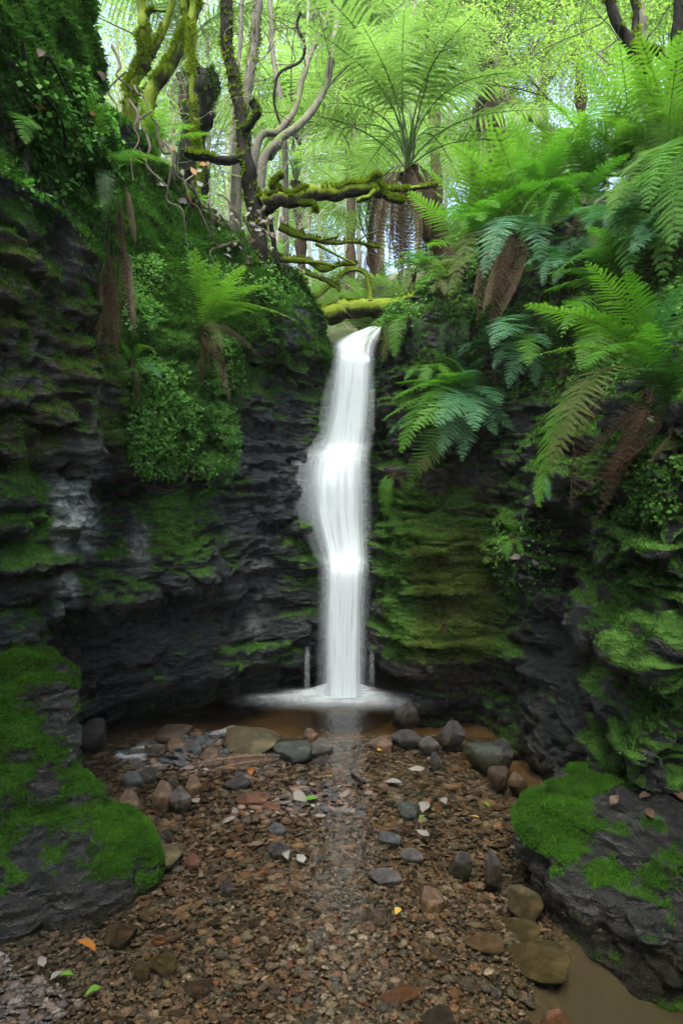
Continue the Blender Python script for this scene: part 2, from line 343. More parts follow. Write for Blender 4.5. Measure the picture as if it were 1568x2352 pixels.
RC = [((.28, 5.95), (-1, -.3), flat, 2.9, (3, 4)),
 ((.33, 5.35), (-.9, -.4), [(-.35, -.2), (.2, -.2), (.35, 0), (1.0, .02), (1.6, .02), (1.9, -.05), (2.9, -.02)], 2.95, (2.7, 3.0)),
 ((.30, 4.98), (-.6, -.8), [(-.35, -.3), (.15, -.3), (.3, .0), (.5, .14), (.68, .06), (.8, .14), (1., .14), (1.06, .02), (1.3, 0), (1.62, -.03), (1.75, -.12), (2.2, -.18), (2.9, -.2)], 2.98, (2.6, 2.9)),
 ((.62, 4.78), (-.3, -.95), [(-.35, -.3), (.15, -.3), (.28, .02), (.45, .20), (.64, .17), (.72, .05), (.8, .16), (1.1, .10), (1.5, -.02), (1.7, -.18), (2., -.15), (2.4, -.1), (2.8, -.2), (3.1, -.3)], 3.15, (2.4, 2.8)),
 ((.98, 4.72), (-.3, -.95), [(-.35, -.25), (.15, -.25), (.28, .0), (.45, .14), (.64, .12), (.72, .02), (.8, .10), (1.1, .04), (1.5, -.06), (1.7, -.18), (2., -.15), (2.4, -.15), (2.8, -.25), (3.2, -.4)], 3.3, (2.3, 2.7)),
 ((1.0, 4.3), (-.9, -.3), [(-.35, -.1), (.1, -.05), (.3, -.1), (.5, -.05), (.8, 0), (1., .02), (1.1, .10), (1.3, 0), (1.6, -.15), (2., -.25), (2.6, -.4), (3.3, -.6)], 3.38, (1.9, 2.3)),
 ((1.15, 3.8), (-.95, -.2), [(-.35, 0), (.1, 0), (.3, -.1), (.7, -.12), (.9, 0), (1., -.16), (1.3, -.14), (1.5, .02), (1.7, -.1), (2., -.25), (2.5, -.5), (3.4, -.9)], 3.45, (1.8, 2.2)),
 ((1.25, 3.2), (-1, -.1), [(-.35, -.1), (.1, 0), (.25, .1), (.4, -.06), (.5, .14), (.75, -.06), (.85, .16), (1.1, -.04), (1.3, .06), (1.6, -.02), (1.8, -.05), (2., -.15), (2.4, -.4), (3.4, -1.)], 3.5, (1.8, 2.2)),
 ((1.3, 2.6), (-1, 0), [(-.35, -.1), (.1, .05), (.3, .0), (.45, .22), (.7, .02), (.8, .2), (1.1, -.05), (1.25, .12), (1.6, -.05), (1.75, .0), (1.85, -.15), (2.4, -.45), (3.5, -1.)], 3.55, (1.8, 2.2)),
 ((1.5, 1.5), (-1, 0), [(-.35, -.1), (1.75, .05), (1.85, -.15), (2.4, -.45), (3.5, -1.)], 3.55, (1.8, 2.2)),
 ((2.4, -8), (-1, 0), flat, 3.4, (2.6, 3))]
cliff_r, RV, RN, RA, RRIM = cliff('cliff_right', RC, [16, 30, 56, 56, 50, 60, 60, 60, 40, 16], 470, M['rock_right'], right_masks)
tag(cliff_r, 'dark layered sandstone wall with green moss ledges, right of the waterfall', 'cliff', kind='structure')

# ------------------------------------------------------------------ mossy boulders at the water's edge
def boulder(name, label, rings, nu, nv, amp, soil, maskf, mat, cat='boulder'):
    """rings: bottom to top, each a list of (x, y, z) with equal count, closed"""
    C = np.array(rings, float); n = C.shape[1]
    Cw = np.concatenate([C[:, -2:], C, C[:, :3]], 1)
    ts = np.linspace(2, n+2, nu, endpoint=False)
    G = catmull(np.swapaxes(Cw, 0, 1), ts); G = np.swapaxes(catmull(np.swapaxes(G, 0, 1), np.linspace(0, len(rings)-1, nv)), 0, 1)
    du = np.roll(G, -1, 0)-np.roll(G, 1, 0); dv = np.gradient(G, axis=1)
    def nrm(du, dv):
        N = np.cross(du, dv); return N/np.maximum(np.linalg.norm(N, axis=-1, keepdims=True), 1e-9)
    N = nrm(du, dv); c = G.mean((0, 1)); s = 1 if np.sum(N*(G-c)) > 0 else -1; N = N*s
    G = G+N*strata(G, np.full(G.shape[:2], soil), amp)[..., None]*.8
    N = nrm(np.roll(G, -1, 0)-np.roll(G, 1, 0), np.gradient(G, axis=1))*s
    A = maskf(G, N); V = np.swapaxes(G, 0, 1)
    F = grid_faces(nv, nu, True)
    o = mk(name, V, F if s < 0 else F[:, ::-1], mat, attrs={k: np.swapaxes(v, 0, 1).ravel() for k, v in A.items()})
    tag(o, label, cat)
    return o, V.reshape(-1, 3), np.swapaxes(N, 0, 1).reshape(-1, 3), {k: np.swapaxes(v, 0, 1).ravel() for k, v in A.items()}
def ring(z, pts): return [(x, y, z) for x, y in pts]
def bl_masks(G, N):
    n1 = fbm(G*3, 101, 3); n2 = fbm(G*10, 102, 3); z = G[..., 2]
    moss = .56+.40*N[..., 2]+2.0*(n1-.5)+1.5*(n2-.5)-.5*(1-sstep(.04, .22, z))
    zz = np.zeros_like(moss); return dict(moss=np.clip(moss, 0, 1), pale=zz, brown=zz, olive=zz)
BL, BLV, BLN, BLA = boulder('mossy_boulder', 'rounded moss-covered rock shoulder at the left edge of the stream', [
 ring(-.25, [(-.70, 2.62), (-.86, 2.34), (-1.3, 2.1), (-1.9, 2.1), (-1.9, 3.0), (-1.3, 3.05), (-.86, 2.92)]),
 ring(.02, [(-.71, 2.64), (-.88, 2.38), (-1.3, 2.16), (-1.9, 2.1), (-1.9, 3.0), (-1.3, 3.0), (-.86, 2.88)]),
 ring(.14, [(-.74, 2.66), (-.90, 2.42), (-1.3, 2.22), (-1.9, 2.1), (-1.9, 3.0), (-1.3, 2.98), (-.88, 2.84)]),
 ring(.24, [(-.86, 2.66), (-.97, 2.48), (-1.3, 2.30), (-1.9, 2.1), (-1.9, 3.0), (-1.35, 2.95), (-.98, 2.8)]),
 ring(.36, [(-1.0, 2.68), (-1.08, 2.52), (-1.35, 2.36), (-1.9, 2.1), (-1.9, 3.0), (-1.4, 2.92), (-1.08, 2.8)]),
 ring(.55, [(-1.05, 2.68), (-1.12, 2.55), (-1.38, 2.42), (-1.9, 2.1), (-1.9, 3.0), (-1.42, 2.9), (-1.13, 2.78)]),
 ring(.72, [(-1.08, 2.69), (-1.14, 2.58), (-1.40, 2.46), (-1.9, 2.2), (-1.9, 3.0), (-1.42, 2.88), (-1.14, 2.78)]),
 ring(.84, [(-1.14, 2.70), (-1.20, 2.62), (-1.42, 2.52), (-1.9, 2.3), (-1.9, 2.95), (-1.45, 2.86), (-1.2, 2.76)]),
 ring(.88, [(-1.3, 2.70), (-1.32, 2.66), (-1.48, 2.6), (-1.8, 2.5), (-1.8, 2.9), (-1.5, 2.78), (-1.34, 2.73)])], 300, 240, .3, .55, bl_masks, M['boulder'])
def br_masks(G, N):
    dx, dy = proj(G); n1 = fbm(G*3, 111, 3); n2 = fbm(G*10, 112, 3); z = G[..., 2]
    moss = .46+.30*np.clip(N[..., 2], -1, .6)+2.2*(n1-.5)+1.6*(n2-.5)-.6*(1-sstep(.05, .16, z))-.7*box(dx, dy, 1340, 1900, 1800, 1960, 40)
    zz = np.zeros_like(moss); return dict(moss=np.clip(moss, 0, 1), pale=zz, brown=zz, olive=zz)
BR, BRV, BRN, BRA = boulder('mossy_boulder', 'low dark flat-topped rock with moss bands beside the near pool', [
 ring(-.25, [(.80, 2.66), (.86, 2.40), (1.12, 2.10), (1.6, 1.85), (2.2, 2.2), (1.9, 3.2), (1.2, 3.12)]),
 ring(.0, [(.80, 2.70), (.85, 2.42), (1.10, 2.12), (1.6, 1.9), (2.2, 2.2), (1.9, 3.2), (1.2, 3.10)]),
 ring(.10, [(.80, 2.76), (.87, 2.48), (1.13, 2.20), (1.6, 2.0), (2.2, 2.2), (1.9, 3.2), (1.2, 3.10)]),
 ring(.2, [(.80, 2.80), (.90, 2.55), (1.16, 2.30), (1.6, 2.1), (2.2, 2.2), (1.9, 3.2), (1.2, 3.08)]),
 ring(.29, [(.86, 2.84), (.96, 2.64), (1.2, 2.42), (1.6, 2.2), (2.2, 2.3), (1.9, 3.2), (1.22, 3.06)]),
 ring(.34, [(.96, 2.90), (1.05, 2.76), (1.25, 2.58), (1.6, 2.4), (2.2, 2.5), (1.9, 3.1), (1.25, 3.03)]),
 ring(.36, [(1.1, 2.94), (1.18, 2.86), (1.35, 2.75), (1.65, 2.6), (2.0, 2.7), (1.8, 3.0), (1.35, 2.98)])], 320, 170, 1.1, .15, br_masks, M['boulder'])

# ------------------------------------------------------------------ stream bed, pebble ground, water
def bed_z(x, y):
    x = np.asarray(x, float); y = np.asarray(y, float)
    p = np.stack([x, y, np.zeros_like(x)], -1)
    z = -.030+.03*(fbm(p*1.6, 121, 3)-.5)+.02*(fbm(p*5, 122, 2)-.5)
    g = lambda cx, cy, sx, sy: np.exp(-((x-cx)/sx)**2-((y-cy)/sy)**2)
    z += -.22*g(.0, 5.1, 1.1, .55)-.12*g(.95, 4.0, .45, .6)-.17*g(.85, 2.0, .38, .42)-.08*g(.62, 2.75, .2, .3)
    z += .085*g(-.75, 4.0, .42, .30)+.03*g(-.25, 3.35, .5, .35)+.06*g(-1.15, 1.95, .45, .35)+.012*g(.2, 3.6, .35, .25)+.008*g(.1, 2.7, .4, .3)
    z += -.05*g(-.72, 2.25, .28, .2)-.06*g(-.8, 3.3, .2, .22)+.02*g(-.05, 2.5, .3, .25)-.02*g(-.1, 2.0, .4, .15)
    return z
bx, by = np.meshgrid(np.linspace(-2.6, 2.6, 180), np.linspace(-9, 6.4, 420), indexing='ij')
bed = mk('stream_bed', np.stack([bx, by, bed_z(bx, by)-.012], -1), grid_faces(180, 420), None, attrs={'mud': np.clip(1.3*np.exp(-((bx-.9)/.4)**2-((by-2.0)/.45)**2)+1.2*np.exp(-(bx/1.6)**2-((by-5.1)/.6)**2)+.9*np.exp(-((bx-.95)/.4)**2-((by-4.0)/.5)**2)+.8*np.exp(-((bx+.72)/.3)**2-((by-2.25)/.2)**2), 0, 1).ravel()})
m, nt = new_mat('gravel_bed'); p_ = geo_pos(nt); amud = attr(nt, 'mud').outputs['Fac']; sy_ = node(nt, 'ShaderNodeSeparateXYZ'); lk(nt, p_, sy_.inputs[0]); node_y = math_n(nt, 'MULTIPLY', math_n(nt, 'SUBTRACT', sy_.outputs[1], 3.0), .8, True)
v = node(nt, 'ShaderNodeTexVoronoi'); v.inputs['Scale'].default_value = 85; lk(nt, p_, v.inputs['Vector'])
cc = ramp(nt, v.outputs['Color'], [(.1, (.025, .018, .013)), (.35, (.075, .05, .032)), (.6, (.055, .042, .032)), (.85, (.10, .085, .07)), (1, (.085, .04, .022))])
cc = mixc(nt, amud, cc, mixc(nt, ramp(nt, node_y, [(.0, (0, 0, 0)), (1, (1, 1, 1))]), mixc(nt, noise_n(nt, p_, 9, 5, .6), (.018, .020, .014), (.046, .046, .030)), mixc(nt, noise_n(nt, p_, 5, 4, .6), (.06, .036, .012), (.19, .105, .035))))
b = node(nt, 'ShaderNodeBsdfPrincipled'); lk(nt, mixc(nt, math_n(nt, 'MULTIPLY', noise_n(nt, p_, 6, 4), .6), cc, (.04, .032, .02)), b.inputs['Base Color']); b.inputs['Roughness'].default_value = .8; b.inputs['Specular IOR Level'].default_value = .05
lk(nt, bump(nt, math_n(nt, 'MULTIPLY', v.outputs['Distance'], math_n(nt, 'SUBTRACT', 1.0, amud, True)), .6, -.01), b.inputs['Normal'])
lk(nt, b.outputs[0], node(nt, 'ShaderNodeOutputMaterial').inputs['Surface']); bed.data.materials.append(m)
tag(bed, 'sandy gravel bed of the shallow stream', 'stream bed', kind='structure')

m, nt = new_mat('stream_water'); p_ = geo_pos(nt)
mp = node(nt, 'ShaderNodeMapping'); mp.inputs['Scale'].default_value = (1, .55, 1); lk(nt, p_, mp.inputs['Vector'])
h = math_n(nt, 'ADD', noise_n(nt, mp.outputs[0], 14, 2, .5, .4), math_n(nt, 'MULTIPLY', noise_n(nt, mp.outputs[0], 40, 2), .25))
nb = bump(nt, h, .35, .02)
tr = node(nt, 'ShaderNodeBsdfTransparent'); tr.inputs['Color'].default_value = (.88, .84, .72, 1)
gl = node(nt, 'ShaderNodeBsdfGlossy'); gl.inputs['Roughness'].default_value = .10; lk(nt, nb, gl.inputs['Normal'])
fr = node(nt, 'ShaderNodeFresnel'); fr.inputs['IOR'].default_value = 1.42; lk(nt, nb, fr.inputs['Normal'])
mx = node(nt, 'ShaderNodeMixShader'); lk(nt, fr.outputs[0], mx.inputs[0]); lk(nt, tr.outputs[0], mx.inputs[1]); lk(nt, gl.outputs[0], mx.inputs[2])
lk(nt, mx.outputs[0], node(nt, 'ShaderNodeOutputMaterial').inputs['Surface']); M['water'] = m
wx, wy = np.meshgrid(np.linspace(-2.6, 2.6, 60), np.linspace(-9, 6.3, 150), indexing='ij')
wz = .004*(fbm(np.stack([wx*2, wy*2, wx*0], -1), 131, 2)-.5)
water = mk('water', np.stack([wx, wy, wz], -1), grid_faces(60, 150), M['water'])
tag(water, 'clear shallow brownish stream water over the pebbles', 'water', kind='structure')

# ------------------------------------------------------------------ waterfall: silky white sheets over three steps
m, nt = new_mat('silky_water')
uv = attr(nt, 'flow'); sx = node(nt, 'ShaderNodeSeparateXYZ'); lk(nt, uv.outputs['Vector'], sx.inputs[0])
cb_ = node(nt, 'ShaderNodeCombineXYZ'); lk(nt, math_n(nt, 'MULTIPLY', sx.outputs[0], 7.0), cb_.inputs[0]); lk(nt, math_n(nt, 'MULTIPLY', sx.outputs[1], .7), cb_.inputs[1])
st = noise_n(nt, cb_.outputs[0], 2.2, 6, .7)
al = math_n(nt, 'MULTIPLY', sx.outputs[2], math_n(nt, 'ADD', math_n(nt, 'MULTIPLY', st, 1.7), .0), clamp=True)
df = node(nt, 'ShaderNodeBsdfDiffuse'); df.inputs['Color'].default_value = (.55, .625, .655, 1)
tl = node(nt, 'ShaderNodeBsdfTranslucent'); tl.inputs['Color'].default_value = (.55, .625, .655, 1)
m1 = node(nt, 'ShaderNodeMixShader'); m1.inputs[0].default_value = .22; lk(nt, df.outputs[0], m1.inputs[1]); lk(nt, tl.outputs[0], m1.inputs[2])
t0 = node(nt, 'ShaderNodeBsdfTransparent'); m2 = node(nt, 'ShaderNodeMixShader'); lk(nt, al, m2.inputs[0]); lk(nt, t0.outputs[0], m2.inputs[1]); lk(nt, m1.outputs[0], m2.inputs[2])
lk(nt, m2.outputs[0], node(nt, 'ShaderNodeOutputMaterial').inputs['Surface']); M['silk'] = m
def sheet(name, rows, nu, nv, bulge, power, parent, edge=1.6, gain=1.0, fade=(0, 0)):
    """rows: (dx_left, dx_right, dy, Y, strength) from the lip down"""
    C = np.array([[*P(a, y, Y), *P(b_, y, Y), g] for a, b_, y, Y, g in rows])
    ln = np.concatenate([[0], np.cumsum(np.linalg.norm(np.diff(C[:, :3], axis=0), axis=1))])
    K = catmull(C, np.linspace(0, len(C)-1, nv)); vlen = np.interp(np.linspace(0, len(C)-1, nv), np.arange(len(C)), ln)
    u = np.linspace(0, 1, nu); prof = np.maximum(1-np.abs(2*u-1)**2, 0)
    G = K[:, None, :3]*(1-u)[None, :, None]+K[:, None, 3:6]*u[None, :, None]
    G[..., 1] -= bulge*np.sqrt(prof)[None, :]
    pn = np.stack([np.broadcast_to(u*6, (nv, nu)), np.broadcast_to(vlen[:, None]*1.2, (nv, nu)), np.zeros((nv, nu))], -1)
    G[..., 1] -= .02*(fbm(pn, 141, 3)-.5)
    a = np.clip(edge*np.clip(prof, 0, 1)**power, 0, 1)[None, :]*np.clip(K[:, 6], 0, 1.5)[:, None]*gain
    t = np.linspace(0, 1, nv)
    if fade[0]: a = a*sstep(0, fade[0], t)[:, None]
    if fade[1]: a = a*(1-sstep(1-fade[1], 1, t))[:, None]
    fl = np.stack([np.broadcast_to(u, (nv, nu)), np.broadcast_to(vlen[:, None], (nv, nu)), a], -1)
    return mk(name, G, grid_faces(nv, nu), M['silk'], parent, attrs={'flow': fl.reshape(-1, 3)})
wf = thing('waterfall', 'silky white waterfall dropping over three rock steps into the pool', 'waterfall', P(790, 1590, 5.2), kind='structure')
def inv(o):      # children were built in world coordinates
    o.matrix_parent_inverse = Matrix.Translation(-Vector(o.parent.location)); return o
inv(sheet('water_sheet', [(842, 882, 752, 5.85, 1), (797, 880, 768, 5.66, 1), (761, 870, 790, 5.5, 1), (760, 866, 812, 5.4, 1), (758, 862, 860, 5.37, 1.2), (748, 858, 940, 5.37, 1.2), (732, 853, 1010, 5.36, 1.1),
   (722, 850, 1032, 5.32, 1.0), (708, 849, 1062, 5.23, 1.1), (699, 850, 1110, 5.18, 1.2), (702, 852, 1170, 5.17, 1.2), (718, 851, 1230, 5.16, 1.2), (732, 850, 1275, 5.13, 1.2), (737, 848, 1300, 5.08, 1.2), (736, 846, 1330, 5.05, 1.2),
   (734, 843, 1420, 5.05, 1.2), (736, 841, 1520, 5.05, 1.2), (736, 841, 1600, 5.05, 1.2)], 56, 260, .03, 2.0, wf, 1.5))
inv(sheet('water_veil', [(768, 866, 800, 5.44, .5), (740, 862, 900, 5.42, .5), (715, 858, 1010, 5.4, .55), (670, 852, 1050, 5.26, .5), (655, 854, 1110, 5.22, .5), (672, 856, 1180, 5.21, .5), (716, 858, 1270, 5.2, .45),
   (728, 862, 1300, 5.12, .4), (726, 850, 1420, 5.1, .35), (724, 848, 1600, 5.1, .3)], 40, 160, .03, .7, wf, .9, fade=(.1, 0)))
for a_, b_, y0, y1, Y, g in ((700, 712, 1480, 1590, 5.0, .25), (848, 860, 1480, 1585, 5.02, .2), (850, 862, 880, 1000, 5.3, .2)):
    inv(sheet('water_strand', [(a_, b_, y0, Y+.03, g), (a_-2, b_, (y0+y1)/2, Y, g), (a_-3, b_+1, y1, Y, g)], 10, 30, .01, .7, wf, 1.0, fade=(.25, .2)))
# foam at the foot
def foam(name, c, rx, ry, h, g, parent, pw=1.3, seed=1):
    r = np.linspace(0, 1, 26); a = np.linspace(0, 2*np.pi, 64, endpoint=False)
    rr, aa = np.meshgrid(r, a, indexing='ij')
    wob = 1+.25*(fbm(np.stack([np.cos(aa)*1.5, np.sin(aa)*1.5, aa*0+seed], -1), 151, 3)-.5)*2
    x = c[0]+rx*rr*np.cos(aa)*wob; y = c[1]+ry*rr*np.sin(aa)*wob
    z = c[2]+h*(1-rr**2)**2*(1+.5*(fbm(np.stack([x*9, y*9, x*0], -1), 152, 3)-.5))
    al = g*np.clip(1-rr, 0, 1)**pw
    fl = np.stack([x*.35+seed, y*.4, al], -1)
    o = mk(name, np.stack([x, y, z], -1), grid_faces(26, 64, True), M['silk'], parent, attrs={'flow': fl.reshape(-1, 3)})
    return inv(o) if parent is not None else o
fc = Pw(785, 1603)
foam('foam', (fc.x, fc.y-.03, .008), .95, .42, .01, 1.3, wf, 2.3)
foam('foam', (fc.x-.02, fc.y+.0, .014), .60, .30, .04, 2.0, wf, 2.2, 3)
foam('foam', (fc.x, fc.y+.02, .02), .42, .20, .10, 1.8, wf, 2.2, 5)
foam('foam', (fc.x-.45, fc.y-.02, .010), .55, .16, .012, .5, wf, 2.0, 7)
# ------------------------------------------------------------------ forest floor beyond the rims
lrim = np.vstack([LRIM[:11], [[-.35, 5.75, 3.0], [-.5, 7, 3.15], [-.7, 9, 3.7], [-1.0, 13, 5.2], [-1.4, 20, 8.2], [-2, 45, 17]]])
rrim = np.vstack([RRIM[::-1][:-1], [[.75, 5.8, 3.0], [1.0, 7, 3.25], [1.3, 9, 3.8], [1.6, 13, 5.3], [2.2, 20, 8.3], [3, 45, 17]]])
def dense(a, n=400): return catmull(a, np.linspace(0, len(a)-1, n))
lr, rr_ = dense(lrim), dense(rrim)
def floor_z(x, y):
    x = np.asarray(x, float); y = np.asarray(y, float); sh = x.shape; x = x.ravel(); y = y.ravel()
    xl = np.interp(y, lr[:, 1], lr[:, 0]); zl = np.interp(y, lr[:, 1], lr[:, 2]); xr = np.interp(y, rr_[:, 1], rr_[:, 0]); zr = np.interp(y, rr_[:, 1], rr_[:, 2])
    dl = xl-x; dr = x-xr
    z = np.where(dl > 0, zl+.42*dl-.006*dl**2, np.where(dr > 0, zr+.38*dr-.006*dr**2, np.minimum(zl, zr)-.15))
    z = z+.35*(fbm(np.stack([x*.7, y*.7, x*0], -1), 161, 4)-.5)*np.clip(np.maximum(dl, dr)*1.2, .25, 1)
    inside = (dl < .05) & (dr < .05) & (y < 5.75)
    return z.reshape(sh), inside.reshape(sh)
fx, fy = np.meshgrid(np.linspace(-24, 24, 300), np.concatenate([np.linspace(-8, 12, 170), np.linspace(12.3, 46, 90)]), indexing='ij')
fz, fin = floor_z(fx, fy)
FF = grid_faces(300, 260); FF = FF[~np.any(fin.ravel()[FF], axis=1)]
m, nt = new_mat('forest_floor'); p_ = geo_pos(nt)
n1 = noise_n(nt, p_, 2.2, 5, .65); n2 = noise_n(nt, p_, 22, 5, .7)
c = mixc(nt, n2, (.03, .022, .014), (.13, .10, .065)); c = mixc(nt, ramp(nt, n1, [(.4, (0, 0, 0)), (.6, (1, 1, 1))]), c, mixc(nt, n2, (.025, .06, .01), (.08, .16, .02)))
b = node(nt, 'ShaderNodeBsdfPrincipled'); lk(nt, c, b.inputs['Base Color']); b.inputs['Roughness'].default_value = .9; lk(nt, bump(nt, n2, .8, .04), b.inputs['Normal'])
lk(nt, b.outputs[0], node(nt, 'ShaderNodeOutputMaterial').inputs['Surface']); M['floor'] = m
floor = mk('forest_ground', np.stack([fx, fy, fz], -1), FF, m)
tag(floor, 'mossy forest ground with leaf litter rising behind the waterfall', 'forest ground', kind='structure')

dg = bpy.context.evaluated_depsgraph_get()
BV = [BVHTree.FromObject(o, dg) for o in (cliff_l, cliff_r, BL, BR, floor)]
def hit(dx, dy, fallback=4.5, which=None):
    d = Vector(((dx-784)/F_D, 1.0, (1176-dy)/F_D)).normalized(); o = Vector((0, 0, CAM_Z)); best = None
    for k, t in enumerate(BV):
        if which is not None and k not in which: continue
        r = t.ray_cast(o, d)
        if r[0] is not None and (best is None or r[3] < best[2]): best = (r[0], r[1], r[3])
    if best is None: return P(dx, dy, fallback), Vector((0, -1, 0))
    return best[0], best[1]

# ------------------------------------------------------------------ stones
def ico(sub):
    t = (1+5**.5)/2
    V = np.array([(-1, t, 0), (1, t, 0), (-1, -t, 0), (1, -t, 0), (0, -1, t), (0, 1, t), (0, -1, -t), (0, 1, -t), (t, 0, -1), (t, 0, 1), (-t, 0, -1), (-t, 0, 1)], float)
    V /= np.linalg.norm(V[0])
    F = [(0, 11, 5), (0, 5, 1), (0, 1, 7), (0, 7, 10), (0, 10, 11), (1, 5, 9), (5, 11, 4), (11, 10, 2), (10, 7, 6), (7, 1, 8), (3, 9, 4), (3, 4, 2), (3, 2, 6), (3, 6, 8), (3, 8, 9), (4, 9, 5), (2, 4, 11), (6, 2, 10), (8, 6, 7), (9, 8, 1)]
    V = list(map(tuple, V))
    for _ in range(sub):
        mid = {}; F2 = []
        def m_(a, b):
            k = (min(a, b), max(a, b))
            if k not in mid:
                v = np.array(V[a])+np.array(V[b]); v /= np.linalg.norm(v); mid[k] = len(V); V.append(tuple(v))
            return mid[k]
        for a, b, c in F:
            x, y, z = m_(a, b), m_(b, c), m_(c, a); F2 += [(a, x, z), (b, y, x), (c, z, y), (x, y, z)]
        F = F2
    return np.array(V), np.array(F)
def chip(V, seed, n=9, depth=.25):
    """cut random facets off a unit ball: an angular broken stone"""
    r = np.random.default_rng(seed); V = V.copy()
    for _ in range(n):
        d = r.normal(size=3); d /= np.linalg.norm(d); k = 1-depth*r.uniform(.5, 1.5)
        s = V@d; ex = np.maximum(s-k, 0); V -= ex[:, None]*d*.92
    V += .16*(np.stack([fbm(V*2.4+seed*3.1, 171+a, 3) for a in range(3)], -1)-.5)
    return V
I1, F1 = ico(1); I3, F3 = ico(3); I0, F0 = ico(0)
def boxy(V, e=.62):
    W = np.sign(V)*np.abs(V)**e; return W/np.abs(W).max()
STONE_COL = {'tan': ((.10, .066, .04), (.20, .135, .088)), 'rust': ((.10, .045, .024), (.18, .085, .045)), 'grey': ((.06, .06, .056), (.14, .136, .128)),
 'dark': ((.022, .022, .022), (.055, .052, .05)), 'bluish': ((.05, .062, .066), (.12, .14, .145)), 'olive': ((.05, .044, .018), (.12, .10, .045)), 'pale': ((.17, .16, .14), (.32, .30, .27)), 'brown': ((.04, .026, .017), (.095, .064, .043)), 'green': ((.035, .05, .04), (.085, .105, .085))}
for k, (a, b) in STONE_COL.items(): M['stone_'+k] = stone_mat(k+'_stone', None, tuple(x*.6 for x in a), tuple(x*.6 for x in b))
big_stone, small_stone = {}, {}
for k in STONE_COL:
    big_stone[k] = [mk('stone_shape', chip(boxy(I3), 40+q+10*len(k), 15, .27), F3, M['stone_'+k], link=False) for q in range(2)]
    small_stone[k] = [mk('pebble_shape', chip(boxy(I1, .7), 90+q+5*len(k), 9, .3), F1, M['stone_'+k], link=False) for q in range(3)]
def stone(dx, dy, w, h, col, label, flat=1.0, sink=.35, rot=None, depth=None, group='stones on the stream bed', shape=None, name='stone'):
    """dx, dy: where the middle of its foot shows; w, h: width and height in the same units"""
    p = Pw(dx, dy, 0.0); s = p.y/F_D; z0 = float(bed_z(p.x, p.y))
    o = ob(name, big_stone[col][(shape if shape is not None else R.randrange(2))])
    wx = w*s/2; hz = h*s
    wy = wx*(depth or R.uniform(.7, 1.0)); up = hz/(2-2*sink)
    top = hz*1.05 if dy < 2090 else R.uniform(-.012, .004); up = max((top-z0)/2+.012, .01); o.scale = (wx*1.1, wy*1.1, up); o.location = (p.x, p.y+wy*.6, z0-.02+up)
    o.rotation_euler = (R.uniform(-.12, .12), R.uniform(-.12, .12), rot if rot is not None else R.uniform(-.5, .5))
    return tag(o, label, 'stone', group)
HSPOT = []
